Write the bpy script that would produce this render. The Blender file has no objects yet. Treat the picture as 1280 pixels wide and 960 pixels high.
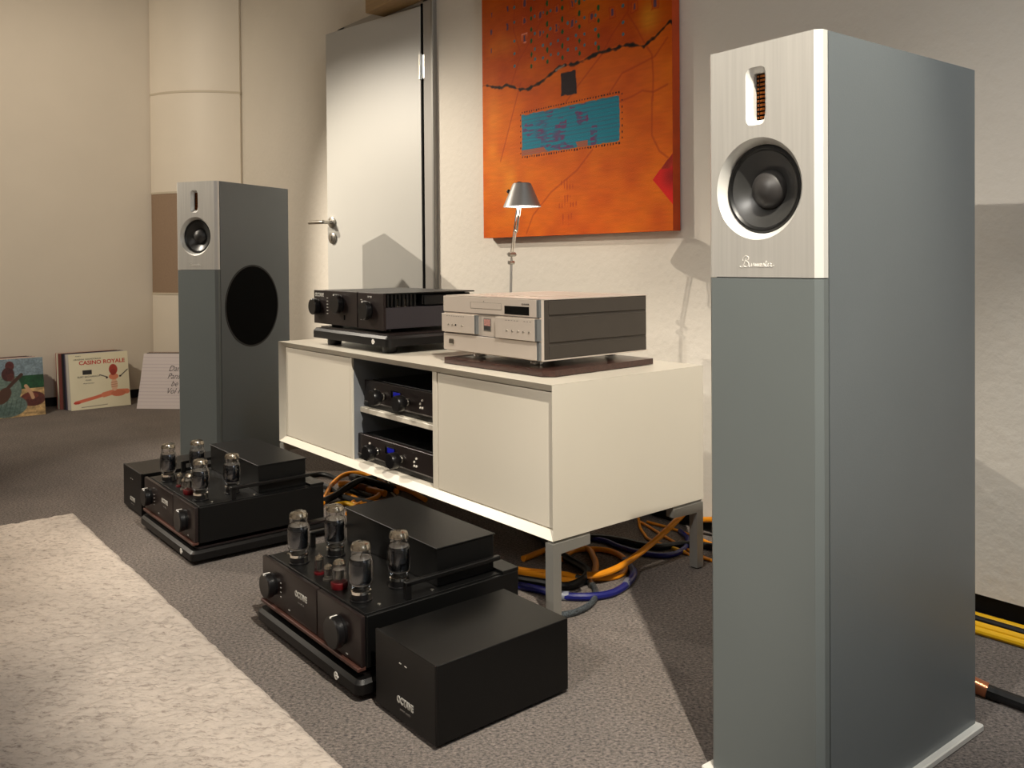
import bpy, bmesh, math, random
import numpy as np
from mathutils import Vector, Matrix

random.seed(7)
rng = np.random.default_rng(7)
S = bpy.context.scene
COL = S.collection
PI = math.pi
R = math.radians

# ------------------------------------------------------------------ camera
cam_data = bpy.data.cameras.new('camera')
cam = bpy.data.objects.new('camera', cam_data)
COL.objects.link(cam)
right = Vector((0.6344178, 0.7729504, -0.0078570))
fwd = Vector((-0.7729736, 0.6343043, -0.0130350))
up = Vector((-0.0050917, 0.0143428, 0.9998842))
mw = Matrix((right, up, -fwd)).transposed().to_4x4()
mw.translation = Vector((0, 0, 0.825))
cam.matrix_world = mw
cam_data.sensor_width = 36
cam_data.lens = 1073.05 / 1280 * 36
cam_data.shift_y = -(480 - 339.0) / 1280
cam_data.clip_start = 0.05
S.camera = cam

# ------------------------------------------------------------------ world, lights, exposure
S.view_settings.view_transform = 'Standard'
S.view_settings.look = 'None'
S.view_settings.gamma = 1
S.view_settings.use_curve_mapping = False
S.view_settings.exposure = 0.0
world = bpy.data.worlds.new('room_air')
S.world = world
world.use_nodes = True
world.node_tree.nodes['Background'].inputs[0].default_value = (1.0, 0.9, 0.78, 1)
world.node_tree.nodes['Background'].inputs[1].default_value = 0.0

WARM = (1.0, 0.875, 0.70)
NEUT = (1.0, 0.92, 0.83)


def spot(name, loc, target, energy, size, blend, color=WARM, radius=0.02):
    d = bpy.data.lights.new(name, 'SPOT')
    d.energy = energy; d.spot_size = R(size); d.spot_blend = blend
    d.color = color; d.shadow_soft_size = radius
    o = bpy.data.objects.new(name, d)
    COL.objects.link(o)
    o.location = loc
    o.rotation_euler = (Vector(target) - Vector(loc)).to_track_quat('-Z', 'Y').to_euler()
    return o


def area(name, loc, target, energy, sx, sy, color=NEUT):
    d = bpy.data.lights.new(name, 'AREA')
    d.shape = 'RECTANGLE'; d.size = sx; d.size_y = sy
    d.energy = energy; d.color = color
    o = bpy.data.objects.new(name, d)
    COL.objects.link(o)
    o.location = loc
    o.rotation_euler = (Vector(target) - Vector(loc)).to_track_quat('-Z', 'Y').to_euler()
    return o


spot('ceiling_spot_light', (-5.0, -0.75, 2.45), (-2.70, 1.90, 0.22), 310, 46, 0.55, (1, .90, .76), 0.012)
spot('ceiling_spot_light', (-4.8, 0.25, 2.62), (-2.95, 2.0, 0.30), 290, 47, 0.65, (1, .90, .76), 0.02)
spot('ceiling_spot_light', (0.03, 0.44, 2.6), (-1.66, 1.26, 0.10), 395, 40, 0.5, (1, .91, .77), 0.015)
spot('ceiling_spot_light', (-0.4, -1.6, 2.45), (-0.62, 2.05, 0.05), 185, 38, 0.75, (1, .95, .88), 0.02)
spot('ceiling_spot_light', (-0.30, 0.95, 2.6), (-0.66, 2.05, -0.15), 130, 24, 0.9, (1, .97, .9), 0.03)  # added spot to brighten the low wall behind the near speaker
spot('ceiling_spot_light', (-3.3, -0.9, 2.62), (-5.5, 1.1, 0.8), 195, 72, 0.8, WARM, 0.03)
spot('ceiling_spot_light', (-2.6, -0.3, 2.62), (-2.72, 0.08, 0.0), 150, 40, 0.85, WARM, 0.03)  # added spot to brighten the far part of the rug
spot('ceiling_spot_light', (-3.0, 0.3, 2.68), (-5.3, 1.9, 1.7), 30, 60, 0.8, WARM, 0.03)  # added weak spot to lift the corner column
area('ceiling_fill_light', (-1.2, -1.4, 2.7), (-1.2, -1.4, 0), 20, 2.0, 1.2, NEUT)  # added soft overhead fill for the room, not a real fitting
area('cool_side_fill_light', (0.8, 0.75, 2.6), (-0.6, 1.3, 0.9), 16, 0.5, 0.5, (.86, .93, 1.0))  # added cool fill for the right side of the near speaker
area('right_fill_light', (2.85, 1.05, 1.9), (-1.5, 1.05, 1.7), 5, 1.0, 1.3, (.80, .91, 1.0))  # added weak cool fill from the right, no window is built

# ------------------------------------------------------------------ materials
MATS = {}


def srgb(r, g, b):
    f = lambda c: (c / 255 / 12.92) if c / 255 <= 0.04045 else ((c / 255 + 0.055) / 1.055) ** 2.4
    return (f(r), f(g), f(b), 1)


def mat(name, color, rough=0.5, metal=0.0, noise=0.0, nscale=40, bump=0.0, bscale=200,
        aniso=None, emis=None, estr=0.0, spec=0.5, coat=0.0, detail=4):
    if name in MATS:
        return MATS[name]
    m = bpy.data.materials.new(name)
    m.use_nodes = True
    nt = m.node_tree
    b = nt.nodes['Principled BSDF']
    b.inputs['Base Color'].default_value = color
    b.inputs['Roughness'].default_value = rough
    b.inputs['Metallic'].default_value = metal
    b.inputs['Specular IOR Level'].default_value = spec
    b.inputs['Coat Weight'].default_value = coat
    tc = nt.nodes.new('ShaderNodeTexCoord')
    src = tc.outputs['Object']
    if aniso:
        mp = nt.nodes.new('ShaderNodeMapping')
        mp.inputs['Scale'].default_value = aniso
        nt.links.new(src, mp.inputs['Vector'])
        src = mp.outputs['Vector']
    if noise > 0:
        n = nt.nodes.new('ShaderNodeTexNoise')
        n.inputs['Scale'].default_value = nscale
        n.inputs['Detail'].default_value = detail
        nt.links.new(src, n.inputs['Vector'])
        mr = nt.nodes.new('ShaderNodeMapRange')
        mr.inputs['From Min'].default_value = 0.3
        mr.inputs['From Max'].default_value = 0.7
        mr.inputs['To Min'].default_value = 1 - noise
        mr.inputs['To Max'].default_value = 1 + noise
        nt.links.new(n.outputs['Fac'], mr.inputs['Value'])
        mx = nt.nodes.new('ShaderNodeMix')
        mx.data_type = 'RGBA'; mx.blend_type = 'MULTIPLY'
        mx.inputs['Factor'].default_value = 1
        mx.inputs['A'].default_value = color
        nt.links.new(mr.outputs['Result'], mx.inputs['B'])
        nt.links.new(mx.outputs['Result'], b.inputs['Base Color'])
    if bump > 0:
        n2 = nt.nodes.new('ShaderNodeTexNoise')
        n2.inputs['Scale'].default_value = bscale
        n2.inputs['Detail'].default_value = 5
        nt.links.new(src, n2.inputs['Vector'])
        bp = nt.nodes.new('ShaderNodeBump')
        bp.inputs['Strength'].default_value = bump
        bp.inputs['Distance'].default_value = 0.004
        nt.links.new(n2.outputs['Fac'], bp.inputs['Height'])
        nt.links.new(bp.outputs['Normal'], b.inputs['Normal'])
    if emis:
        b.inputs['Emission Color'].default_value = emis
        b.inputs['Emission Strength'].default_value = estr
    MATS[name] = m
    return m


def vmat(name, rough=0.6, bump=0.15, bscale=300, spec=0.3):
    """material whose colour is painted on the vertices (flat print or paint)"""
    if name in MATS:
        return MATS[name]
    m = mat(name, (1, 1, 1, 1), rough, bump=bump, bscale=bscale, spec=spec)
    nt = m.node_tree
    a = nt.nodes.new('ShaderNodeVertexColor')
    a.layer_name = 'paint'
    nt.links.new(a.outputs['Color'], nt.nodes['Principled BSDF'].inputs['Base Color'])
    return m


M_wall = mat('cream_plaster', srgb(226, 219, 207), 0.85, noise=0.02, nscale=3, bump=0.55, bscale=38, spec=0.2)
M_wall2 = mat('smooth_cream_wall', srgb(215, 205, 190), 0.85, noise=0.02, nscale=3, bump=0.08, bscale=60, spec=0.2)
M_ceil = mat('ceiling_paint', srgb(225, 220, 210), 0.9)
M_recess = mat('dark_wall_recess', srgb(22, 20, 19), 0.7, noise=0.3, nscale=30)
M_door = mat('pale_grey_door_lacquer', srgb(205, 203, 196), 0.4, noise=0.01, nscale=4)
M_frame = mat('grey_door_frame', srgb(170, 166, 160), 0.4)
M_framed = mat('dark_grey_seal', srgb(42, 42, 42), 0.5)
M_steel = mat('brushed_steel', srgb(190, 186, 178), 0.28, 1.0, noise=0.05, nscale=80)
M_alu = mat('brushed_aluminium', srgb(202, 199, 192), 0.40, 0.45, noise=0.055, nscale=14, aniso=(14, 14, 0.35), bump=0.05, bscale=60)
M_alu_b = mat('polished_aluminium_edge', srgb(222, 220, 213), 0.35, 0.15)
M_silver = mat('pearl_silver_finish', srgb(216, 204, 192), 0.36, 0.45, noise=0.015, nscale=10)
M_spk = mat('grey_lacquer', srgb(104, 110, 112), 0.38, noise=0.03, nscale=5, bump=0.05, bscale=500)
M_spk2 = mat('grey_lacquer_baffle', srgb(106, 112, 111), 0.38, noise=0.02, nscale=5)
M_cone = mat('black_cone', srgb(52, 52, 51), 0.33, noise=0.1, nscale=60)
M_rub = mat('black_rubber_surround', srgb(16, 16, 16), 0.4)
M_blackcloth = mat('black_grille_cloth', srgb(7, 7, 7), 0.9, bump=0.2, bscale=900, spec=0.1)
M_black = mat('black_anodised', srgb(9, 8, 8), 0.42, 0.0, spec=0.4, noise=0.04, nscale=60, bump=0.04, bscale=700)
M_blackp = mat('black_powder_coat', srgb(8, 8, 8), 0.42, spec=0.36, noise=0.05, nscale=40, bump=0.1, bscale=900)
M_blackb = mat('black_brown_panel', srgb(36, 28, 27), 0.36, 0.2, noise=0.04, nscale=60)
M_gloss = mat('black_gloss', srgb(8, 8, 8), 0.12)
M_dark = mat('black_void', srgb(4, 4, 4), 0.9, spec=0.1)
M_white = mat('white_lacquer', srgb(220, 213, 198), 0.3, noise=0.008, nscale=6)
M_greyin = mat('grey_cabinet_inside', srgb(120, 124, 130), 0.5)
M_leg = mat('satin_silver_legs', srgb(150, 148, 142), 0.4, 0.4)
M_wood = mat('dark_stained_wood', srgb(58, 34, 28), 0.3, noise=0.35, nscale=9, aniso=(1, 14, 14), coat=0.3)
M_beige = mat('pale_wood', srgb(170, 140, 98), 0.5, noise=0.1, nscale=8, aniso=(1, 12, 12))
M_print = mat('silver_print', srgb(186, 184, 178), 0.4)
M_printd = mat('grey_print', srgb(95, 90, 86), 0.5)
M_printw = mat('white_emblem', srgb(235, 232, 225), 0.4)
M_orange = mat('orange_cable', srgb(238, 150, 26), 0.35)
M_yellow = mat('yellow_cable', srgb(236, 182, 20), 0.35)
M_blue = mat('blue_cable', srgb(26, 30, 104), 0.3)
M_cblack = mat('black_cable', srgb(12, 12, 13), 0.4, noise=0.4, nscale=150)
M_braid = mat('speckled_braid', srgb(60, 66, 70), 0.5, noise=0.95, nscale=220)
M_grey = mat('grey_sleeve', srgb(120, 124, 136), 0.4)
M_copper = mat('copper_plug', srgb(190, 120, 85), 0.3, 0.8)
M_brown = mat('brown_plug', srgb(120, 72, 44), 0.3, 0.3)
M_redbase = mat('dark_red_base', srgb(84, 8, 14), 0.35)
M_chrome = mat('chrome', srgb(225, 222, 215), 0.12, 1.0)
M_getter = mat('silver_getter', srgb(225, 214, 196), 0.14, 0.93)
M_anode = mat('dark_anode', srgb(84, 88, 96), 0.16, 0.95)
M_anode2 = mat('grey_anode', srgb(90, 88, 84), 0.35, 0.7)
M_knob = mat('black_knob', srgb(20, 19, 20), 0.32, 0.2)
M_blue_led = mat('blue_display', srgb(14, 18, 90), 0.3, emis=srgb(20, 30, 200), estr=0.25)
M_whitedot = mat('white_button', srgb(215, 210, 200), 0.4)
M_lampsh = mat('matt_aluminium_shade', srgb(170, 168, 164), 0.42, 0.6)
M_bulb = mat('lit_bulb', (1, 1, 1, 1), 0.5, emis=(1, 0.93, 0.82, 1), estr=7)
M_bronze = mat('bronze_foil', srgb(150, 82, 26), 0.35, 0.5)
M_panel1 = mat('cream_panel_cloth', srgb(226, 216, 200), 0.5, noise=0.02, nscale=4, bump=0.04, bscale=80)
M_panel2 = mat('tan_panel_cloth', srgb(150, 126, 104), 0.8, noise=0.05, nscale=120, bump=0.3, bscale=600)
M_panelrib = mat('cream_seam', srgb(200, 188, 168), 0.6)


def glass_mat():
    m = bpy.data.materials.new('tube_glass')
    m.use_nodes = True
    nt = m.node_tree
    nt.nodes.remove(nt.nodes['Principled BSDF'])
    out = nt.nodes['Material Output']
    t = nt.nodes.new('ShaderNodeBsdfTransparent'); t.inputs[0].default_value = (0.93, 0.93, 0.93, 1)
    g = nt.nodes.new('ShaderNodeBsdfGlossy'); g.inputs['Roughness'].default_value = 0.03
    lw = nt.nodes.new('ShaderNodeLayerWeight'); lw.inputs[0].default_value = 0.28
    mr = nt.nodes.new('ShaderNodeMapRange'); mr.inputs['To Min'].default_value = 0.07; mr.inputs['To Max'].default_value = 0.75
    mx = nt.nodes.new('ShaderNodeMixShader')
    nt.links.new(lw.outputs['Fresnel'], mr.inputs['Value'])
    nt.links.new(mr.outputs['Result'], mx.inputs[0])
    nt.links.new(t.outputs[0], mx.inputs[1]); nt.links.new(g.outputs[0], mx.inputs[2])
    nt.links.new(mx.outputs[0], out.inputs['Surface'])
    return m


M_glass = glass_mat()


def fabric_mat(name, c1, c2, scale, bump, stretch=None, rot=0.0, p=(.36, .66)):
    m = bpy.data.materials.new(name)
    m.use_nodes = True
    nt = m.node_tree
    b = nt.nodes['Principled BSDF']
    b.inputs['Roughness'].default_value = 0.95
    b.inputs['Specular IOR Level'].default_value = 0.1
    b.inputs['Sheen Weight'].default_value = 0.15
    tc = nt.nodes.new('ShaderNodeTexCoord')
    mp = nt.nodes.new('ShaderNodeMapping')
    mp.inputs['Scale'].default_value = stretch or (1, 1, 1)
    mr0 = nt.nodes.new('ShaderNodeMapping'); mr0.inputs['Rotation'].default_value = (0, 0, rot)
    nt.links.new(tc.outputs['Object'], mr0.inputs['Vector'])
    nt.links.new(mr0.outputs[0], mp.inputs['Vector'])
    n = nt.nodes.new('ShaderNodeTexNoise'); n.inputs['Scale'].default_value = scale
    n.inputs['Detail'].default_value = 6; n.inputs['Roughness'].default_value = 0.75
    nt.links.new(mp.outputs[0], n.inputs['Vector'])
    cr = nt.nodes.new('ShaderNodeValToRGB')
    cr.color_ramp.elements[0].position = p[0]; cr.color_ramp.elements[0].color = c1
    cr.color_ramp.elements[1].position = p[1]; cr.color_ramp.elements[1].color = c2
    nt.links.new(n.outputs['Fac'], cr.inputs[0])
    n3 = nt.nodes.new('ShaderNodeTexNoise'); n3.inputs['Scale'].default_value = 5
    n3.inputs['Detail'].default_value = 3
    nt.links.new(tc.outputs['Object'], n3.inputs['Vector'])
    mr = nt.nodes.new('ShaderNodeMapRange'); mr.inputs['From Min'].default_value = .3; mr.inputs['From Max'].default_value = .7
    mr.inputs['To Min'].default_value = .88; mr.inputs['To Max'].default_value = 1.1
    nt.links.new(n3.outputs['Fac'], mr.inputs['Value'])
    mx = nt.nodes.new('ShaderNodeMix'); mx.data_type = 'RGBA'; mx.blend_type = 'MULTIPLY'; mx.inputs['Factor'].default_value = 1
    nt.links.new(cr.outputs[0], mx.inputs['A']); nt.links.new(mr.outputs[0], mx.inputs['B'])
    nt.links.new(mx.outputs['Result'], b.inputs['Base Color'])
    bp = nt.nodes.new('ShaderNodeBump'); bp.inputs['Strength'].default_value = bump; bp.inputs['Distance'].default_value = 0.006
    nt.links.new(n.outputs['Fac'], bp.inputs['Height'])
    nt.links.new(bp.outputs[0], b.inputs['Normal'])
    return m


M_carpet = fabric_mat('heather_carpet', srgb(26, 22, 21), srgb(156, 142, 132), 175, 1.0, (.8, 1.15, 1), R(-50.6))
M_rug = fabric_mat('wool_rug', srgb(132, 117, 107), srgb(206, 193, 181), 85, 1.0, (.55, 1.5, 1), R(-50.6), p=(.30, .50))  # darker tone paints the shade of the pile crevices into the colour

# ------------------------------------------------------------------ mesh helpers


class MB:
    def __init__(self):
        self.bm = bmesh.new()

    def _xf(self, verts, M):
        if M is not None:
            bmesh.ops.transform(self.bm, matrix=M, verts=verts)

    def box(self, x0, x1, y0, y1, z0, z1, bev=0.0, seg=1, M=None):
        r = bmesh.ops.create_cube(self.bm, size=1)
        vs = r['verts']
        for v in vs:
            v.co = Vector(((x0 + x1) / 2 + v.co.x * (x1 - x0), (y0 + y1) / 2 + v.co.y * (y1 - y0), (z0 + z1) / 2 + v.co.z * (z1 - z0)))
        if bev > 0:
            es = list({e for v in vs for e in v.link_edges})
            n0 = set(self.bm.verts) - set(vs)
            r = bmesh.ops.bevel(self.bm, geom=es, offset=bev, segments=seg, affect='EDGES', profile=0.5)
            vs = [v for v in self.bm.verts if v not in n0]
        self._xf(vs, M)
        return self

    def prism(self, pts, a0, a1, axis='z', M=None):
        """polygon pts extruded along an axis from a0 to a1"""
        def P(p, a):
            if axis == 'z': return (p[0], p[1], a)
            if axis == 'y': return (p[0], a, p[1])
            return (a, p[0], p[1])
        lo = [self.bm.verts.new(P(p, a0)) for p in pts]
        hi = [self.bm.verts.new(P(p, a1)) for p in pts]
        n = len(pts)
        self.bm.faces.new(lo[::-1]); self.bm.faces.new(hi)
        for i in range(n):
            self.bm.faces.new((lo[i], lo[(i + 1) % n], hi[(i + 1) % n], hi[i]))
        self._xf(lo + hi, M)
        return self

    def lathe(self, prof, seg=32, M=None, close=False):
        """profile [(r, z)] spun about z"""
        rings = []
        new = []
        for r, z in prof:
            if r < 1e-6:
                v = self.bm.verts.new((0, 0, z)); rings.append([v]); new.append(v)
            else:
                ring = [self.bm.verts.new((r * math.cos(2 * PI * k / seg), r * math.sin(2 * PI * k / seg), z)) for k in range(seg)]
                rings.append(ring); new += ring
        for a, b in zip(rings[:-1], rings[1:]):
            for k in range(seg):
                k2 = (k + 1) % seg
                if len(a) == 1 and len(b) == 1: continue
                if len(a) == 1: self.bm.faces.new((a[0], b[k2], b[k]))
                elif len(b) == 1: self.bm.faces.new((a[k], a[k2], b[0]))
                else: self.bm.faces.new((a[k], a[k2], b[k2], b[k]))
        self._xf(new, M)
        return self

    def tube(self, pts, r, seg=8, M=None, smooth=True, sub=5):
        pts = [Vector(p) for p in pts]
        if smooth and len(pts) > 2:
            q = []
            P = [2 * pts[0] - pts[1]] + pts + [2 * pts[-1] - pts[-2]]
            for i in range(1, len(P) - 2):
                for k in range(sub):
                    t = k / sub
                    p0, p1, p2, p3 = P[i - 1], P[i], P[i + 1], P[i + 2]
                    q.append(0.5 * ((2 * p1) + (p2 - p0) * t + (2 * p0 - 5 * p1 + 4 * p2 - p3) * t * t + (3 * p1 - p0 - 3 * p2 + p3) * t ** 3))
            q.append(pts[-1]); pts = q
        rings = []; new = []
        nrm = None
        for i, p in enumerate(pts):
            d = (pts[min(i + 1, len(pts) - 1)] - pts[max(i - 1, 0)]).normalized()
            if nrm is None:
                nrm = d.orthogonal().normalized()
            nrm = (nrm - d * nrm.dot(d)).normalized()
            bn = d.cross(nrm)
            ring = [self.bm.verts.new(p + (nrm * math.cos(2 * PI * k / seg) + bn * math.sin(2 * PI * k / seg)) * r) for k in range(seg)]
            rings.append(ring); new += ring
        for a, b in zip(rings[:-1], rings[1:]):
            for k in range(seg):
                self.bm.faces.new((a[k], a[(k + 1) % seg], b[(k + 1) % seg], b[k]))
        self.bm.faces.new(rings[0][::-1]); self.bm.faces.new(rings[-1])
        self._xf(new, M)
        return self

    def plate_hole(self, x0, x1, z0, z1, y, cx, cz, loops):
        """front plate (facing -y) with a hole; loops = [(radius function of angle, depth y, dx, dz)] from the rim inwards"""
        ang = [2 * PI * k / 72 for k in range(72)]
        for X in (x0, x1):
            for Z in (z0, z1):
                ang.append(math.atan2(Z - cz, X - cx) % (2 * PI))
        ang = sorted(set(round(a, 6) for a in ang))
        def rect(a):
            c, s = math.cos(a), math.sin(a)
            t = []
            if c > 1e-9: t.append((x1 - cx) / c)
            if c < -1e-9: t.append((x0 - cx) / c)
            if s > 1e-9: t.append((z1 - cz) / s)
            if s < -1e-9: t.append((z0 - cz) / s)
            t = min(t)
            return (cx + c * t, y, cz + s * t)
        rings = [[self.bm.verts.new(rect(a)) for a in ang]]
        for rf, yy in loops:
            rings.append([self.bm.verts.new((cx + math.cos(a) * rf(a), yy, cz + math.sin(a) * rf(a))) for a in ang])
        n = len(ang)
        for a, b in zip(rings[:-1], rings[1:]):
            for k in range(n):
                self.bm.faces.new((a[k], a[(k + 1) % n], b[(k + 1) % n], b[k]))
        return self


def link(name, me, m, parent=None, loc=None):
    if m is not None and not me.materials:
        me.materials.append(m)
    o = bpy.data.objects.new(name, me)
    COL.objects.link(o)
    if parent is not None:
        o.parent = parent
    if loc is not None:
        o.location = loc
    return o


def obj(name, mb, m, parent=None, loc=None, smooth=True, angle=35):
    bm = mb.bm
    bmesh.ops.recalc_face_normals(bm, faces=bm.faces[:])
    me = bpy.data.meshes.new(name)
    bm.to_mesh(me); bm.free()
    if smooth:
        me.shade_smooth()
        try:
            me.set_sharp_from_angle(angle=R(angle))
        except Exception:
            pass
    return link(name, me, m, parent, loc)


def tag(o, label=None, cat=None, group=None, kind=None):
    if label: o['label'] = label
    if cat: o['category'] = cat
    if group: o['group'] = group
    if kind: o['kind'] = kind
    return o


def empty(name, loc, rz=0.0, label=None, cat=None, group=None):
    o = bpy.data.objects.new(name, None)
    o.empty_display_size = 0.05
    COL.objects.link(o)
    o.location = loc; o.rotation_euler = (0, 0, rz)
    return tag(o, label, cat, group)


def struct(name, mb, m, loc=None):
    return tag(obj(name, mb, m, None, loc), kind='structure')


def copy_tree(o, parent=None):
    c = o.copy(); COL.objects.link(c)
    if parent is not None: c.parent = parent
    for ch in list(o.children):
        copy_tree(ch, c)
    return c


def text(name, s, size, m, parent, loc, rot, shear=0.0, extrude=0.0004, align='CENTER', sx=1.0, offset=0.0, space=1.0):
    cu = bpy.data.curves.new(name, 'FONT')
    cu.body = s; cu.size = size; cu.extrude = extrude; cu.shear = shear
    cu.align_x = align; cu.align_y = 'CENTER'; cu.resolution_u = 3; cu.offset = offset; cu.space_character = space
    t = bpy.data.objects.new('tmp', cu); COL.objects.link(t)
    dg = bpy.context.evaluated_depsgraph_get()
    me = bpy.data.meshes.new_from_object(t.evaluated_get(dg))
    bpy.data.objects.remove(t); bpy.data.curves.remove(cu)
    me.name = name
    me.materials.clear()
    o = link(name, me, m, parent)
    o.location = loc; o.rotation_euler = rot; o.scale = (sx, 1, 1)
    return o


FRONT = (PI / 2, 0, 0)   # text standing upright, read from -y


def grid_obj(name, img, w, h, m, parent=None, flip=False):
    """vertical painted sheet in the xz plane facing -y, colours from an HxWx3 array (row 0 = bottom), srgb 0-255"""
    H, W = img.shape[:2]
    xs = np.linspace(0, w, W); zs = np.linspace(0, h, H)
    X, Z = np.meshgrid(xs, zs)
    co = np.stack([X.ravel(), np.zeros(X.size), Z.ravel()], 1).astype(np.float32)
    i = np.arange(H * W).reshape(H, W)
    q = np.stack([i[:-1, :-1], i[:-1, 1:], i[1:, 1:], i[1:, :-1]], -1).reshape(-1, 4)
    me = bpy.data.meshes.new(name)
    me.vertices.add(len(co)); me.vertices.foreach_set('co', co.ravel())
    me.loops.add(q.size); me.loops.foreach_set('vertex_index', q.ravel().astype(np.int32))
    me.polygons.add(len(q)); me.polygons.foreach_set('loop_start', (np.arange(len(q)) * 4).astype(np.int32))
    me.update(calc_edges=True)
    c = img.reshape(-1, 3) / 255.0
    lin = np.where(c <= 0.04045, c / 12.92, ((c + 0.055) / 1.055) ** 2.4)
    ca = me.color_attributes.new('paint', 'FLOAT_COLOR', 'POINT')
    ca.data.foreach_set('color', np.concatenate([lin, np.ones((len(lin), 1))], 1).astype(np.float32).ravel())
    return link(name, me, m, parent)


# numpy value noise
def vnoise(shape, cell, seed=0):
    r = np.random.default_rng(seed)
    H, W = shape
    ch, cw = (cell, cell) if np.isscalar(cell) else cell
    gh, gw = int(H / ch) + 3, int(W / cw) + 3
    g = r.random((gh, gw))
    y = np.arange(H) / ch; x = np.arange(W) / cw
    yi = y.astype(int); xi = x.astype(int)
    fy = (y - yi)[:, None]; fx = (x - xi)[None, :]
    fy = fy * fy * (3 - 2 * fy); fx = fx * fx * (3 - 2 * fx)
    a = g[yi][:, xi]; b = g[yi][:, xi + 1]; c = g[yi + 1][:, xi]; d = g[yi + 1][:, xi + 1]
    return (a * (1 - fx) + b * fx) * (1 - fy) + (c * (1 - fx) + d * fx) * fy


# ------------------------------------------------------------------ the room
XL, XR, YB, YF, ZC = -5.50, 3.0, 2.06, -3.6, 2.75
struct('floor', MB().box(XL - .3, XR + .3, YF - .3, YB + .3, -0.1, 0), M_carpet)
struct('ceiling', MB().box(XL - .1, XR + .1, YF - .1, YB + .1, ZC, ZC + .1), M_ceil)
struct('wall_back', MB().box(XL - .1, XR, YB, YB + .12, 0.052, ZC), M_wall)
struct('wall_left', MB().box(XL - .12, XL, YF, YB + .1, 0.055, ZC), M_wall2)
struct('wall_right', MB().box(XR, XR + .12, YF, YB + .1, 0, ZC), M_wall)
struct('wall_front', MB().box(XL - .1, XR + .1, YF - .12, YF, 0, ZC), M_wall)
bb = struct('baseboard_back', MB().box(XL, XR, YB + .03, YB + .1, 0.0, 0.052), M_recess)
struct('baseboard_left', MB().box(XL - .1, XL - .03, YF, YB, 0.0, 0.055), M_recess)

# rug: displaced wool pile
def make_rug():
    x0, x1, y0, y1 = -3.02, 0.1, -1.5, 0.655
    nx, ny = 720, 500
    # finer near the frame
    xs = np.linspace(x0, x1, nx); ys = np.linspace(y0, y1, ny)
    h = 0.028 + 0.004 * (vnoise((ny, nx), 1.6, 1) - .5) + 0.0035 * (vnoise((ny, nx), 2.6, 2) - .5) + 0.0025 * (vnoise((ny, nx), 6, 3) - .5) + 0.0025 * (vnoise((ny, nx), 34, 4) - .5)
    X, Y = np.meshgrid(xs, ys)
    wob = 0.004 * (vnoise((ny, nx), 5, 5) - .5) + 0.006 * (vnoise((ny, nx), 60, 6) - .5)
    d = np.minimum(np.minimum(X - x0, x1 - X), np.minimum(Y - y0, y1 - Y))
    edge = np.clip(d / 0.022, 0, 1)
    h = h * np.sqrt(1 - (1 - edge) ** 2)
    Yd = Y + wob * (Y > y1 - 0.4) * 1.0
    Xd = X + wob * (X < x0 + 0.4)
    co = np.stack([Xd.ravel(), Yd.ravel(), np.maximum(h, 0.0006).ravel()], 1).astype(np.float32)
    i = np.arange(nx * ny).reshape(ny, nx)
    q = np.stack([i[:-1, :-1], i[:-1, 1:], i[1:, 1:], i[1:, :-1]], -1).reshape(-1, 4)
    me = bpy.data.meshes.new('rug')
    me.vertices.add(len(co)); me.vertices.foreach_set('co', co.ravel())
    me.loops.add(q.size); me.loops.foreach_set('vertex_index', q.ravel().astype(np.int32))
    me.polygons.add(len(q)); me.polygons.foreach_set('loop_start', (np.arange(len(q)) * 4).astype(np.int32))
    me.update(calc_edges=True); me.shade_smooth()
    o = link('wool_rug', me, M_rug)
    tag(o, 'thick cream wool pile rug lying on the dark carpet', 'rug')


make_rug()

# door: frame in the wall, leaf ajar
fr = MB()
xr0, xr1 = -3.085, -3.012
fr.box(xr0, xr1, YB - .012, YB + .02, 0.0, 1.975, .004)
fr.box(-3.845, -3.775, YB - .012, YB + .02, 0.0, 1.975, .004)
fr.box(-3.845, xr1, YB - .012, YB + .02, 1.925, 1.975, .004)
door_frame = struct('trim_1', fr, M_frame)
seal = MB().box(xr1 - .004, xr1 + .014, YB - .02, YB + .01, 0, 1.975, .003)
obj('outer_moulding', seal, M_leg, door_frame)
obj('frame_rebate', MB().box(-3.098, -3.0865, YB - .0135, YB + .0, 0, 1.925), M_dark, door_frame)
leaf = empty('door_1', (-3.100, 2.046, 0), R(9.05)); tag(leaf, kind='structure')
# local: x from -0.667 (handle side) to 0 (hinge side), front face at y=0
WL = 0.672
obj('door_leaf', MB().box(-WL, 0, 0, .02, 0.008, 1.917, .002).box(-WL + .014, -.014, .012, .04, 0.02, 1.905), M_door, leaf)
obj('leaf_edge', MB().box(-.001, .004, .002, .03, 0.01, 1.915), M_frame, leaf)
hm = MB(); hm.lathe([(0, -.055), (.008, -.055), (.008, .055), (0, .055)], 12, Matrix.Translation((.006, -.006, 1.655)))
hm.box(.0, .026, -.004, .002, 1.605, 1.705)
obj('hinge', hm, M_steel, leaf)
RX = Matrix.Rotation(PI / 2, 4, 'X')
hh = MB()
hh.lathe([(0, 0), (.026, 0), (.026, .008), (.022, .010), (0, .010)], 28, Matrix.Translation((-.632, 0, 1.012)) @ RX)
hh.tube([(-.632, -.005, 1.012), (-.632, -.045, 1.012), (-.640, -.055, 1.012), (-.70, -.055, 1.013), (-.745, -.052, 1.013)], .0095, 12)
obj('door_handle', hh, M_steel, leaf)
kk = MB()
kk.lathe([(0, 0), (.026, 0), (.026, .008), (.022, .010), (0, .010)], 28, Matrix.Translation((-.628, 0, .936)) @ RX)
kk.box(-.633, -.623, -.016, -.004, .922, .948, .003)
obj('key_rosette', kk, M_steel, leaf)
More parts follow.
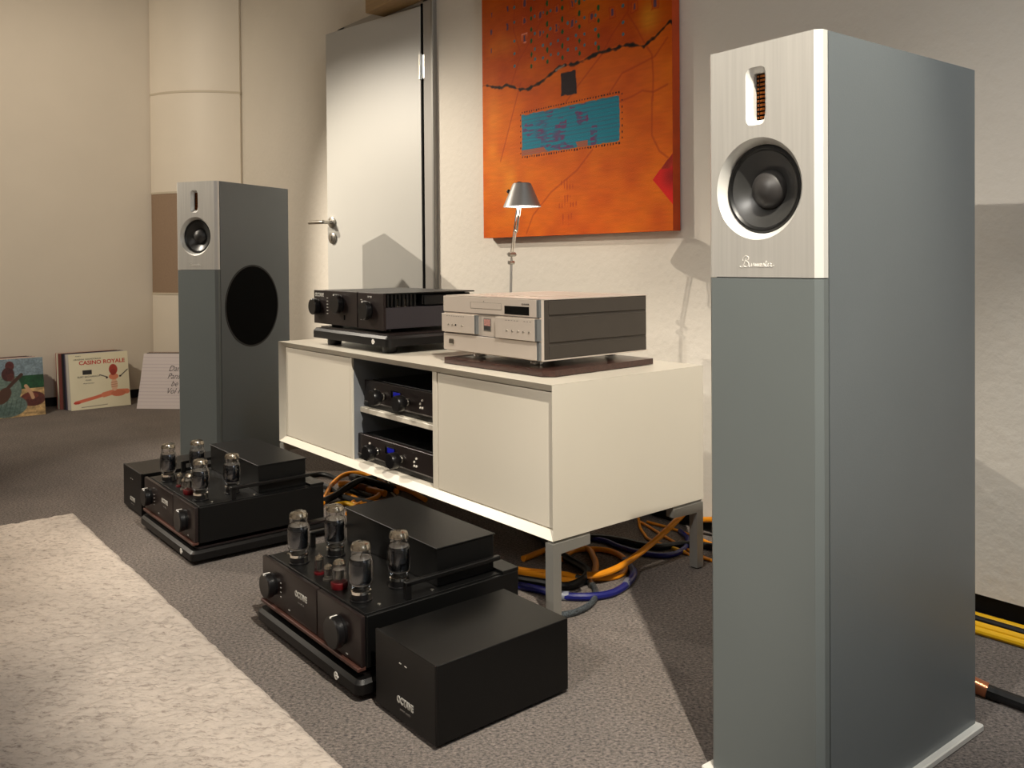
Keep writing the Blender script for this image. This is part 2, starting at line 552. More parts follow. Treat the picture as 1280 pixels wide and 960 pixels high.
# pale wooden box above the door
bx = MB().box(-3.40, -3.02, YB - .11, YB, 1.937, 2.09, .003)
tag(obj('door_closer_box', bx, M_beige), 'pale wooden box fixed to the wall above the grey door', 'box')

# acoustic corner column: four curved elements
colm = empty('acoustic_column', (-5.28, 1.84, 0), R(45), 'cream and tan curved acoustic column standing in the room corner', 'acoustic panel')
# local: chord along x, front toward -y
def arc_panel(z0, z1, m, name, r=.0):
    w, s = .285 + r, .085 + r
    rad = (w * w + s * s) / (2 * s)
    pts = []
    a0 = math.asin(w / rad)
    for k in range(25):
        a = -a0 + 2 * a0 * k / 24
        pts.append((rad * math.sin(a), -(rad * math.cos(a) - (rad - s))))
    pts += [(w, .03), (-w, .03)]
    return obj(name, MB().prism(pts, z0, z1), m, colm)


zs = [0.03, 0.637, 1.249, 1.852, 2.45]
for k, (a, b) in enumerate(zip(zs[:-1], zs[1:])):
    arc_panel(a + .005, b - .005, M_panel2 if k == 1 else M_panel1, 'curved_panel')
    arc_panel(b - .006, b + .006, M_panelrib, 'seam_bead', .004)
arc_panel(0, .03, M_dark, 'column_foot', -.02)

# painting --------------------------------------------------------------
def dist_seg(X, Z, pts):
    best = np.full(X.shape, 9.0)
    for (ax, az), (bx_, bz) in zip(pts[:-1], pts[1:]):
        dx, dz = bx_ - ax, bz - az
        t = np.clip(((X - ax) * dx + (Z - az) * dz) / (dx * dx + dz * dz + 1e-12), 0, 1)
        best = np.minimum(best, np.hypot(X - ax - t * dx, Z - az - t * dz))
    return best


def make_painting():
    w, h = .938, 1.36
    W, H = 376, 545
    X, Z = np.meshgrid(np.linspace(0, w, W), np.linspace(0, h, H))
    n1 = vnoise((H, W), 60, 11); n2 = vnoise((H, W), 22, 12); n3 = vnoise((H, W), 6, 13); n4 = vnoise((H, W), (2.5, 14), 14)
    t = np.clip(n1 * .6 + n2 * .4, 0, 1)[..., None]
    base = np.array([192, 74, 2.]) * (1 - t) + np.array([228, 116, 0.]) * t
    crack = [(-.01, .585), (0.017, 0.585), (0.06, .575), (0.104, 0.561), (0.14, .566), (0.18, 0.554), (0.225, 0.537), (0.27, .532), (0.311, 0.539), (0.345, .548), (0.381, 0.559), (0.42, .575), (0.448, 0.582), (0.525, 0.578), (0.587, 0.588), (0.647, 0.594), (0.716, 0.594), (0.761, 0.594), (0.826, 0.577), (0.858, 0.589), (0.899, 0.611), (0.93, 0.632), (0.945, 0.621)]
    cx = np.array([p[0] for p in crack]); cz = np.array([p[1] for p in crack])
    cz = cz.copy()
    line = np.interp(X, cx, cz)
    above = np.clip((Z - line) / .01, 0, 1)[..., None]
    base = base * (1 - above) + (base * np.array([.90, .80, 1.0]) - 4 * n3[..., None]) * above
    low = np.clip((line - Z) / .35, 0, 1)[..., None]
    base = base + low * np.array([4, 2, -4.])
    # pale and dark stains
    def blob(x, z, rx, rz, c, a):
        nonlocal base
        k = (np.exp(-((X - x) / rx) ** 2 - ((Z - z) / rz) ** 2) * a * (0.5 + n2))[..., None].clip(0, 1)
        base = base * (1 - k) + np.array(c, float) * k
    blob(.85, .66, .045, .045, (226, 160, 40), .6); blob(.14, .72, .06, .05, (222, 140, 50), .4)
    blob(.06, .45, .05, .3, (236, 150, 60), .35); blob(.16, .2, .07, .12, (238, 160, 50), .45)
    blob(.45, .67, .08, .05, (160, 50, 14), .5); blob(.30, .52, .1, .03, (180, 66, 14), .5)
    blob(.02, .7, .03, .3, (170, 70, 30), .3); blob(.62, .8, .1, .08, (210, 110, 20), .5)
    blob(.8, .5, .12, .08, (200, 84, 30), .4)
    base *= (0.97 + 0.06 * n4)[..., None]
    def line_(pts, wd, c, a=1.0, rough=.0):
        nonlocal base
        d = dist_seg(X, Z, pts) + rough * (n3 - .5)
        k = (np.clip(1 - d / wd, 0, 1) ** .6 * a)[..., None]
        base = base * (1 - k) + np.array(c, float) * k
    red = (160, 52, 12)
    for p in ([(0.174, 0.56), (0.22, 0.643), (0.3, 0.718), (0.347, 0.763), (.40, .9)],
              [(0.469, 0.456), (0.547, 0.515), (0.643, 0.586), (0.686, 0.638), (0.755, 0.697), (0.8, 0.633), (0.826, 0.589), (0.858, 0.545), (0.863, 0.477), (0.86, 0.401), (0.857, 0.414), (0.856, 0.296), (0.886, 0.245), (0.932, 0.213)],
              [(0.67, 0.449), (0.733, 0.509), (0.8, 0.522), (0.87, 0.537), (0.92, 0.584)],
              [(0.725, 0.421), (0.772, 0.428), (0.818, 0.44), (0.863, 0.429), (0.919, 0.443)],
              [(.23, .56), (0.217, 0.536), (0.164, 0.415), (0.108, 0.287)],
              [(0.596, 0.279), (0.521, 0.217), (0.39, 0.152), (0.292, 0.075), (0.255, 0.011)],
              [(.2, .9), (.19, .76), (.225, .68)], [(.76, .70), (.77, .9), (.74, 1.3)], [(.1, .9), (.3, 1.1), (.6, 1.2), (.9, 1.3)]):
        line_(p, .0045, red, .55)
    line_(crack, .0058, (22, 16, 14), 1.0, .010)
    line_([(.42, .573), (.46, .582)], .004, (170, 160, 150), .7, .006)
    def rect(x0, x1, z0, z1, c, a=1.0, wob=.004):
        nonlocal base
        e = wob * (n3 - .5) * 2
        k = (np.clip((X - x0 + e) / .002, 0, 1) * np.clip((x1 - X + e) / .002, 0, 1) * np.clip((Z - z0 + e) / .002, 0, 1) * np.clip((z1 - Z + e) / .002, 0, 1) * a)[..., None]
        base = base * (1 - k) + np.array(c, float) * k
        return k
    rect(.444, .521, .478, .557, (40, 26, 30))
    # turquoise field with stripes
    k = rect(.232, .722, .294, .442, (20, 128, 150), 1.0, .003)
    st = (np.sin(Z * 2 * PI / .0135) > .45)[..., None] * k * .55
    base = base * (1 - st) + np.array([70, 96, 120.]) * st
    m = (np.exp(-((X - .34) / .03) ** 2 - ((Z - .36) / .05) ** 2) * 1.3 + (n2 > .6) * 1.0 * (X < .62))[..., None].clip(0, 1) * k * (n4[..., None] > .52) * (n3[..., None] * .8 + .2)
    base = base * (1 - m) + np.array([120, 50, 96.]) * m
    m = ((Z < .315) & (n2 < .35))[..., None] * k * .7
    base = base * (1 - m) + np.array([214, 80, 40.]) * m
    for zz in (.287, .450):
        dots = (np.abs(Z - zz - .002 * n3) < .003) & (np.mod(X, .013) < .006) & (X > .228) & (X < .73)
        base[dots] = (30, 16, 12)
    for xx in (.226, .731):
        dots = (np.abs(X - xx) < .0025) & (np.mod(Z, .02) < .007) & (Z > .287) & (Z < .45)
        base[dots] = (50, 20, 12)
    # red triangle at the right edge
    tri = (X > .858) & (np.abs(Z - (.16 + (X - .858) * -.05)) < (X - .858) * .97)
    base[tri] = (np.array([196, 26, 22.]) * (0.75 + .5 * n2[..., None]))[tri]
    tri2 = tri & (Z > .175 + .03 * n3)
    base[tri2] = (np.array([168, 40, 20.]) * (0.8 + .4 * n3[..., None]))[tri2]
    for zz, n in ((.171, 5), (.115, 7), (.053, 4)):
        for j in range(n):
            rect(.43 + j * .014 + (7 - n) * .006, .434 + j * .014 + (7 - n) * .006, zz - .02, zz + .02, (176, 62, 14), .7)
    def dot(x, z, rx, rz, c):
        nonlocal base
        k = (((X - x) / rx) ** 2 + ((Z - z) / rz) ** 2 + (n3 - .5) * .8 < 1)[..., None] * .9
        base = base * (1 - k) + np.array(c, float) * k
    rows = [.61, .651, .700, .742, .781, .814]
    rows += [rows[-1] + .042 * (i + 1) for i in range(10)]
    for j, x in enumerate((.290, .376, .454, .538, .628)):
        for i, z in enumerate(rows):
            if j == 4 and i > 9: continue
            dot(x, z, .0062, .0085 + .002 * (i % 2), (16, 84, 40))
    trows = [.628, .669, .719, .785, .842, .885, .93, .985, 1.03, 1.09, 1.15]
    for j, x in enumerate((.195, .309, .353, .393, .432, .481, .521, .562, .614, .738)):
        for i, z in enumerate(trows):
            if x in (.432, .481) and i == 3: continue
            dot(x, z + .004 * ((i + j) % 2), .0058, .0062, (60, 116, 128))
    for x, z in [(0.061, 0.844), (0.057, 0.777), (0.056, 0.71), (0.155, 0.845), (0.154, 0.78), (0.254, 0.844), (0.253, 0.783), (0.252, 0.717), (0.339, 0.782), (0.338, 0.716), (0.425, 0.784), (0.424, 0.719), (0.504, 0.782), (0.503, 0.718), (0.597, 0.718), (0.692, 0.712), (0.787, 0.709), (0.871, 0.7)] + [(x, z) for z in (.86, .94, 1.02, 1.1) for x in (.34, .425, .504, .597, .692, .787, .871)]:
        if x > .25:
            rect(x - .016, x + .016, z - .019, z + .019, (168, 46, 20), .55)
            rect(x - .0125, x + .0125, z - .0155, z + .0155, (200, 88, 18), .8)
        rect(x - .005, x + .005, z - .011, z + .011, (84, 62, 92), .9)
    rect(.236, .268, .701, .704, (236, 150, 120), .8); rect(.236, .239, .701, .735, (236, 150, 120), .8); rect(.265, .268, .701, .735, (236, 150, 120), .8); rect(.236, .268, .732, .735, (236, 150, 120), .8)
    base = np.clip(base, 0, 255)
    root = empty('canvas_painting', (-2.632, 2.020, .910), 0, 'large orange abstract canvas with a turquoise striped field and black crack line', 'painting')
    grid_obj('painted_front', base, w, h, vmat('canvas_paint', .6, .35, 260, .15), root)
    obj('canvas_side', MB().box(0.0, w, .0006, .034, 0.0, h), mat('orange_canvas_edge', srgb(190, 66, 2), .7, noise=.15, nscale=14), root)
    obj('stretcher_frame', MB().box(.02, w - .02, .034, .039, .02, h - .02), M_beige, root)


make_painting()

# ------------------------------------------------------------------ speakers
W, SD, SH, HP = .2016, .4627, 1.146, .7962


def make_speaker(loc, rz, side, label):
    root = empty('floorstanding_speaker', (loc[0], loc[1], 0), rz, label, 'loudspeaker', 'floorstanding speaker pair')
    hx, hy = W / 2, SD / 2
    BT = .020   # baffle depth
    ch = .009   # chamfer on the vertical front edges
    # cabinet with chamfered rear edges left square, side hole for the bass driver is a shallow recess ring
    yf_ = -hy + BT + .0035
    cab = MB()
    cab.plate_hole(-hx, hx, .012, SH, yf_, hx - .1045, .929, [(lambda a: .062, yf_)])
    q = [cab.bm.verts.new(p) for p in ((-hx, yf_, .012), (hx, yf_, .012), (hx, yf_, SH), (-hx, yf_, SH), (-hx, hy, .012), (hx, hy, .012), (hx, hy, SH), (-hx, hy, SH))]
    for f in ((4, 5, 6, 7), (0, 4, 7, 3), (1, 2, 6, 5), (3, 7, 6, 2), (0, 1, 5, 4)):
        cab.bm.faces.new([q[i_] for i_ in f])
    obj('cabinet', cab, M_spk, root)
    sg = MB()
    sg.plate_hole(-hx + .003, hx - .003, .014, SH - .002, -hy + BT + .001, hx - .1045, .929, [(lambda a: .066, -hy + BT + .001), (lambda a: .066, -hy + BT + .0034)])
    obj('shadow_gap', sg, M_dark, root)
    obj('base_plate', MB().box(-hx - .011, hx + .011, -hy - .008, hy + .009, 0.0, .012, .002), M_alu_b, root)
    def outline(z0, z1):
        return [(-hx, -hy + BT), (-hx, -hy + ch), (-hx + ch, -hy), (hx - ch, -hy), (hx, -hy + ch), (hx, -hy + BT)]
    obj('lower_baffle', MB().prism(outline(0, 0), .012, HP - .0015), M_spk2, root)
    # aluminium head panel: front face with two countersunk openings, chamfered sides, back
    pm = MB()
    cxw, czw = hx - .1045, .929
    cxt, czt = hx - .1075, 1.068
    zs_ = 1.016
    pm.plate_hole(-hx + ch, hx - ch, HP, zs_, -hy, cxw, czw, [(lambda a: .0765, -hy)])
    def rr(wx, wz, rad):
        def f(a):
            c, s = abs(math.cos(a)), abs(math.sin(a))
            lo, hi = 0, .3
            for _ in range(30):
                mid = (lo + hi) / 2
                x, z = c * mid - (wx - rad), s * mid - (wz - rad)
                inside = (max(x, 0) ** 2 + max(z, 0) ** 2 < rad * rad) if (x > 0 and z > 0) else (x < rad and z < rad)
                if inside: lo = mid
                else: hi = mid
            return lo
        return f
    pm.plate_hole(-hx + ch, hx - ch, zs_, SH, -hy, cxt, czt, [(rr(.0185, .0435, .011), -hy)])
    hp = obj('head_panel', pm, M_alu, root, angle=20)
    hp_t = MB()
    rf0, rf1, rf2 = rr(.0185, .0435, .011), rr(.0105, .0355, .004), rr(.0100, .035, .003)
    rings = []
    for rf, yy in ((rf0, -hy), (rf1, -hy + .009), (rf2, -hy + .016)):
        rings.append([hp_t.bm.verts.new((cxt + math.cos(2 * PI * k / 96) * rf(2 * PI * k / 96), yy, czt + math.sin(2 * PI * k / 96) * rf(2 * PI * k / 96))) for k in range(96)])
    for a, b in zip(rings[:-1], rings[1:]):
        for k in range(96):
            hp_t.bm.faces.new((a[k], a[(k + 1) % 96], b[(k + 1) % 96], b[k]))
    obj('tweeter_bezel', hp_t, M_alu_b, hp)
    obj('woofer_bezel', MB().lathe([(.0765, 0), (.0675, -.011), (.0665, -.020)], 72, Matrix.Translation((cxw, -hy, czw)) @ Matrix.Rotation(PI / 2, 4, 'X')), M_alu_b, hp)
    e = MB()
    for s in (-1, 1):
        e.prism([(s * hx, -hy + BT), (s * hx, -hy + ch), (s * (hx - ch), -hy), (s * (hx - ch), -hy + .003), (s * (hx - .004), -hy + BT)], HP, SH)
    e.box(-hx + ch, hx - ch, -hy + .0005, -hy + BT, SH - .0025, SH)
    e.box(-hx + ch, hx - ch, -hy + .0005, -hy + BT, HP, HP + .0025)
    obj('panel_edge', e, M_alu_b, root)
    # tweeter: folded foil strips behind a dark slot
    tw = MB().box(cxt - .012, cxt + .012, -hy + .0155, -hy + .018, czt - .037, czt + .037)
    twr = obj('tweeter', tw, M_dark, root)
    st = MB()
    for k in range(11):
        z = czt - .031 + k * .0062
        st.box(cxt - .0065, cxt + .0088, -hy + .0125, -hy + .0155, z - .0017, z + .0017, .0004)
    obj('foil_fold', st, M_bronze, twr)
    gb = MB()
    gb.tube([(cxt - .0015, -hy + .011, czt - .034), (cxt - .0015, -hy + .011, czt + .034)], .0006, 6, smooth=False)
    obj('slot_bar', gb, M_dark, twr)
    # midwoofer
    T = Matrix.Translation((cxw, -hy + .016, czw)) @ Matrix.Rotation(PI / 2, 4, 'X')
    sr = obj('woofer_surround', MB().lathe([(.0675, -.004), (.0672, .001), (.0660, .0022), (.0640, .0045), (.0615, .0045), (.0590, .0020), (.0575, -.001)], 56, T), M_rub, root)
    obj('woofer_cone', MB().lathe([(.0580, .0005), (.052, -.0020), (.044, -.0060), (.036, -.0105), (.030, -.0145), (.027, -.017)], 56, T), M_cone, sr)
    obj('dust_cap', MB().lathe([(.0300, -.0165), (.0295, -.011), (.0270, -.0055), (.0225, -.0015), (.0185, .0002), (.0160, .0022), (.0115, .0048), (.006, .0062), (0, .0066)], 40, T), mat('dust_cap_black', srgb(50, 48, 47), .45), sr)
    # side bass driver
    yc, zc, rad = -hy + .215, .644, .166
    sgn = side
    T = Matrix.Translation((sgn * hx, yc, zc)) @ Matrix.Rotation(sgn * PI / 2, 4, 'Y')
    rg = obj('bass_ring', MB().lathe([(rad + .004, -.001), (rad + .004, .0012), (rad, .0015), (rad - .003, .0008), (rad - .003, -.001)], 72, T), M_rub, root)
    obj('bass_grille', MB().lathe([(rad - .003, .0005), (rad - .02, .0010), (0, .0012)], 72, T), M_blackcloth, rg)
    lgm = MB()
    strokes = [[(.0, .2), (.3, -.1), (.9, .1), (1.5, 1.2), (1.9, 2.3), (2.0, 2.5)],
               [(.9, 1.6), (1.0, 2.3), (1.8, 2.9), (2.7, 2.6), (2.7, 2.0), (1.9, 1.6), (1.6, 1.5), (2.2, 1.5), (2.8, 1.0), (2.5, .2), (1.8, .0), (1.4, .3)],
               [(2.9, .9), (2.9, .2), (3.3, .1), (3.8, .9), (3.7, .1), (4.1, .3), (4.4, .95), (4.6, .8), (4.5, .1), (4.9, .5), (5.1, .9), (5.15, .1), (5.6, .9), (5.7, .1), (6.2, .9), (6.2, .2), (6.6, .2), (7.0, .7), (6.7, .9), (6.6, .3), (7.0, .05), (7.5, .5), (7.7, 1.0), (7.8, .3), (7.4, .1), (8.1, .4), (8.5, 1.7), (8.3, .3), (8.6, .1), (9.0, .6), (9.1, .9), (8.9, .5), (9.1, .1), (9.5, .4), (9.8, .9), (10.0, .8), (9.9, .2), (10.4, .1), (10.8, .5)],
               [(8.1, 1.2), (8.8, 1.25)]]
    for st_ in strokes:
        lgm.tube([(hx - .137 + px_ * .0056, -hy - .0002, .8115 + pz_ * .0058) for px_, pz_ in st_], .0005, 5, sub=4)
    obj('script_logo', lgm, mat('engraved_logo', srgb(238, 234, 226), .4), root)
    for s in (-1, 1):
        obj('binding_post', MB().lathe([(0, 0), (.009, 0), (.009, .02), (.006, .024), (0, .024)], 14, Matrix.Translation((s * .03, hy, .09)) @ Matrix.Rotation(-PI / 2, 4, 'X')), M_copper, root)
    return root


def spk_center(C, deg):
    a = R(deg)
    u = Vector((math.cos(a), math.sin(a))); v = Vector((-math.sin(a), math.cos(a)))
    c = Vector(C) + u * SD / 2 + v * W / 2
    return (c.x, c.y), a - PI / 2


c, rz = spk_center((-.6566, 1.0979), 87.9)
make_speaker(c, rz, -1, 'tall grey floorstanding speaker nearest the camera with silver head panel')
c, rz = spk_center((-3.3402, 1.2413), 118.9)
make_speaker(c, rz, 1, 'tall grey floorstanding speaker at far left with round black side bass driver')

# ------------------------------------------------------------------ sideboard
SX1, SX0 = -1.4425, -2.902
SY0, SY1 = 1.2976, 1.838
Z0, Z1 = .185, .5407
T_ = .018
sb = empty('sideboard', ((SX0 + SX1) / 2, (SY0 + SY1) / 2, 0), 0, 'low white lacquered sideboard with open middle bay on silver legs', 'sideboard')
ox, oy = -(SX0 + SX1) / 2, -(SY0 + SY1) / 2
L0 = (ox, oy, 0)
def sbo(name, mb, m, parent=None, **k):
    if parent is None:
        return obj(name, mb, m, sb, L0, **k)
    return obj(name, mb, m, parent, (0, 0, 0), **k)


# mitred carcass: prisms with bevelled front edges
cm = MB()
B = .017
def slab(zo, zi):
    bm = MB()
    o_ = lambda x, y, z: bm.bm.verts.new((x, y, z))
    e = .0004
    v = [o_(SX0 + e, SY0, zo), o_(SX1 - e, SY0, zo), o_(SX1 - e, SY1, zo), o_(SX0 + e, SY1, zo),
         o_(SX0 + T_ + e, SY0 + B, zi), o_(SX1 - T_ - e, SY0 + B, zi), o_(SX1 - T_ - e, SY1, zi), o_(SX0 + T_ + e, SY1, zi)]
    for f in ((0, 1, 2, 3), (4, 7, 6, 5), (0, 4, 5, 1), (1, 5, 6, 2), (2, 6, 7, 3), (3, 7, 4, 0)):
        bm.bm.faces.new([v[i] for i in f])
    return bm
sbo('top_panel', slab(Z1, Z1 - T_), M_white)
sbo('bottom_panel', slab(Z0, Z0 + T_), M_white)
def side_panel(x_out, s):
    bm = MB()
    o_ = lambda x, y, z: bm.bm.verts.new((x, y, z))
    xi = x_out - s * T_
    v = [o_(x_out, SY0, Z0 + .0002), o_(x_out, SY0, Z1 - .0002), o_(x_out, SY1, Z1 - .0002), o_(x_out, SY1, Z0 + .0002),
         o_(xi, SY0 + B, Z0 + T_), o_(xi, SY0 + B, Z1 - T_), o_(xi, SY1, Z1 - T_), o_(xi, SY1, Z0 + T_)]
    for f in ((0, 1, 2, 3), (4, 7, 6, 5), (0, 4, 5, 1), (1, 5, 6, 2), (2, 6, 7, 3), (3, 7, 4, 0)):
        bm.bm.faces.new([v[i] for i in f])
    return bm
sbo('side_panel', side_panel(SX1, 1), M_white)
sbo('side_panel', side_panel(SX0, -1), M_white)
sbo('back_panel', MB().box(SX0 + T_, SX1 - T_, SY1 - .012, SY1 - .002, Z0 + T_, Z1 - T_), M_greyin)
sbo('divider', MB().box(-2.411, -2.400, SY0 + .018, SY1 - .012, Z0 + T_, Z1 - T_).box(-2.400, -2.3985, SY0 + .03, SY1 - .012, Z0 + T_, Z1 - T_), M_white)
sbo('divider_lining', MB().box(-2.3985, -2.3975, SY0 + .024, SY1 - .013, Z0 + T_ + .0005, Z1 - T_), M_greyin)
sbo('divider', MB().box(-1.950, -1.930, SY0 + .018, SY1 - .012, Z0 + T_, Z1 - T_), M_white)
sbo('shelf', MB().box(-2.3975, -1.950, SY0 + .045, SY1 - .013, .350, .3655, .001), M_white)
def door_panel(x0, x1):
    return MB().box(x0, x1, SY0 + .019, SY0 + .037, Z0 + T_ + .002, Z1 - T_ - .003, .001)
sbo('cabinet_door', door_panel(SX0 + T_ + .0015, -2.413), M_white)
sbo('cabinet_door', door_panel(-1.9265, SX1 - T_ - .0015), M_white)
sbo('door_gap', MB().box(-1.930, -1.9265, SY0 + .026, SY0 + .037, Z0 + T_, Z1 - T_), M_framed)
sbo('plinth_strip', MB().box(SX1 - .022, SX1 - .004, SY0 + .004, SY0 + .12, Z0 - .008, Z0), M_leg)
sbo('plinth_strip', MB().box(SX1 - .022, SX1 - .004, SY1 - .12, SY1 - .004, Z0 - .008, Z0), M_leg)
sbo('plinth_strip', MB().box(SX0 + .004, SX0 + .022, SY0 + .004, SY1 - .004, Z0 - .008, Z0), M_leg)
for x_out, s in ((SX1 - .001, 1), (SX0 + .001, -1)):
    xi = x_out - s * .026
    xa, xb = min(x_out, xi), max(x_out, xi)
    for y_out, t in ((SY0 + .001, 1), (SY1 - .001, -1)):
        lg = MB()
        y_in = y_out + t * .025
        ya = [(y_out, 0.004), (y_out, Z0 - .008), (y_out + t * .118, Z0 - .008), (y_out + t * .118, Z0 - .030), (y_in, Z0 - .033), (y_in, .004)]
        lg.prism(ya, xa, xb, 'x')
        l = sbo('leg', lg, M_leg)
        sbo('foot_pad', MB().box(xa + .003, xb - .003, min(y_out, y_in) + .003, max(y_out, y_in) - .003, 0, .004), M_rub, l)

# ------------------------------------------------------------------ tube monoblocks
def base_platform(name, cx, y0, z0, w, d, label, tilt=0, group=None, th=.030, feet=.012, logo=True):
    """black anodised component platform, origin at the middle of its front edge on the surface"""
    root = empty(name, (cx, y0, z0), 0, label, 'platform', group)
    hw = w / 2
    # lower slab with rounded corners and a bevelled upper edge
    def rpoly(x0, x1, ya, yb, r):
        pts = []
        for (cx_, cy_, a0) in ((x1 - r, ya + r, -90), (x1 - r, yb - r, 0), (x0 + r, yb - r, 90), (x0 + r, ya + r, 180)):
            for k in range(5):
                a = R(a0 + 90 * k / 4)
                pts.append((cx_ + r * math.cos(a), cy_ + r * math.sin(a)))
        return pts
    zt = feet + th
    bm = MB()
    b1 = rpoly(-hw, hw, 0, d, .016)
    bm.prism(b1, feet, feet + th * .62)
    # bevel
    b2 = rpoly(-hw + .007, hw - .007, .007, d - .007, .012)
    lo = [bm.bm.verts.new((x, y, feet + th * .62)) for x, y in b1]
    hi = [bm.bm.verts.new((x, y, feet + th * .84)) for x, y in b2]
    n = len(lo)
    for i in range(n): bm.bm.faces.new((lo[i], lo[(i + 1) % n], hi[(i + 1) % n], hi[i]))
    bm.prism(b2, feet + th * .84, feet + th * .86)
    obj('lower_slab', bm, M_black, root)
    obj('upper_slab', MB().prism(rpoly(-hw + .020, hw - .020, .020, d - .020, .012), feet + th * .86, zt), M_blackb, root)
    for sx in (-1, 1):
        for sy in (.05, d - .05):
            obj('foot', MB().lathe([(0, 0), (.022, 0), (.024, feet * .3), (.024, feet), (0, feet)], 24, Matrix.Translation((sx * (hw - .07), sy, 0))), M_rub, root)
    if logo:
        lg = MB()
        T = Matrix.Translation((hw - .085, -.0004, feet + th * .31)) @ RX
        lg.lathe([(.0042, 0), (.0078, 0), (.0078, .0006), (.0042, .0006), (.0042, 0)], 20, T)
        lg.box(-.002 + hw - .085, .010 + hw - .085, -.0012, 0, feet + th * .31 - .0015, feet + th * .31 + .0015)
        obj('round_emblem', lg, M_printw, root)
    return root, zt


# vacuum tube built once, copied
def power_tube(parent, x, y, z, first=None):
    if first is not None:
        c_ = copy_tree(first, parent); c_.location = (x, y, z); return c_
    base = obj('power_tube', MB().lathe([(0, 0), (.0225, 0), (.0225, .003), (.0195, .004), (.0195, .020), (.0185, .022), (0, .022)], 28), M_knob, parent, (x, y, z))
    obj('chrome_ring', MB().lathe([(.0197, .0155), (.0205, .0155), (.0205, .021), (.018, .0222)], 28), M_chrome, base)
    obj('socket_prong', MB().box(.0195, .022, -.003, .003, .0, .016), M_steel, base)
    obj('socket_prong', MB().box(-.022, -.0195, -.003, .003, .0, .016), M_steel, base)
    obj('glass_bulb', MB().lathe([(.0165, .022), (.0195, .027), (.0235, .034), (.0245, .045), (.0245, .074), (.0225, .084), (.0195, .089), (.0192, .094), (.0205, .101), (.0203, .107), (.0175, .1125), (.010, .1155), (0, .1162)], 28), M_glass, base)
    obj('anode', MB().lathe([(0, .036), (.0195, .036), (.0205, .040), (.0205, .078), (.0190, .081), (0, .081)], 24, Matrix.Diagonal((1.05, .92, 1, 1))), M_anode, base)
    obj('mica_disc', MB().lathe([(0, .083), (.0200, .083), (.0200, .0845), (0, .0845)], 24), mat('mica_spacer', srgb(170, 165, 160), .25, .6), base)
    obj('mica_disc', MB().lathe([(0, .0325), (.019, .0325), (.019, .034), (0, .034)], 24), MATS['mica_spacer'], base)
    gt = MB()
    gt.lathe([(.0202, .1015), (.0200, .1065), (.0172, .112), (.0098, .1150), (.006, .1156)], 28)
    obj('getter_flash', gt, M_getter, base)
    obj('getter_halo', MB().tube([(.008, 0, .099), (.0056, .0056, .099), (0, .008, .099), (-.0056, .0056, .099), (-.008, 0, .099), (-.0056, -.0056, .099), (0, -.008, .099), (.0056, -.0056, .099), (.008, 0, .099)], .001, 6).tube([(0, 0, .084), (0, .008, .099)], .0008, 5), M_chrome, base)
    return base


def small_tube(parent, x, y, z, kind):
    if kind == 'octal':
        b = obj('driver_tube', MB().lathe([(0, 0), (.0165, 0), (.0175, .003), (.0175, .012), (.0165, .0135), (0, .0135)], 26), M_redbase, parent, (x, y, z))
        obj('glass_bulb', MB().lathe([(.0130, .0135), (.0145, .017), (.0150, .038), (.0140, .042), (.0125, .045), (.0130, .052), (.010, .057), (.004, .0595), (0, .060)], 26), M_glass, b)
        obj('anode', MB().lathe([(0, .019), (.0075, .019), (.0075, .037), (0, .037)], 18, Matrix.Diagonal((1.25, .8, 1, 1))), M_anode2, b)
        obj('mica_disc', MB().lathe([(0, .0385), (.0125, .0385), (.0125, .040), (0, .040)], 20), MATS['mica_spacer'], b)
        obj('getter_flash', MB().lathe([(.0124, .0505), (.0095, .0565), (.004, .059), (0, .0595)], 26), M_getter, b)
    else:
        red = kind == 'red'
        b = obj('signal_tube', MB().lathe([(0, 0), (.0115, 0), (.0115, .004), (.0095, .005), (0, .005)], 20), M_redbase if red else M_steel, parent, (x, y, z))
        h = .040 if red else .033
        obj('glass_bulb', MB().lathe([(.0095, .005), (.0098, h - .008), (.0085, h - .003), (.004, h), (.0015, h + .001), (.0008, h + .004), (0, h + .0045)], 20), M_glass, b)
        obj('anode', MB().lathe([(0, .009), (.0058, .009), (.0058, h - .012), (0, h - .012)], 14, Matrix.Diagonal((1.2, .8, 1, 1))), M_anode2, b)
        if red:
            obj('red_label', MB().box(-.0101, -.0088, -.006, .003, .008, .024), M_redbase, b)
        obj('getter_flash', MB().lathe([(.0092, h - .0085), (.0080, h - .003), (.004, h - .0005), (0, h)], 20), M_getter, b)
    return b


TUBE0 = None


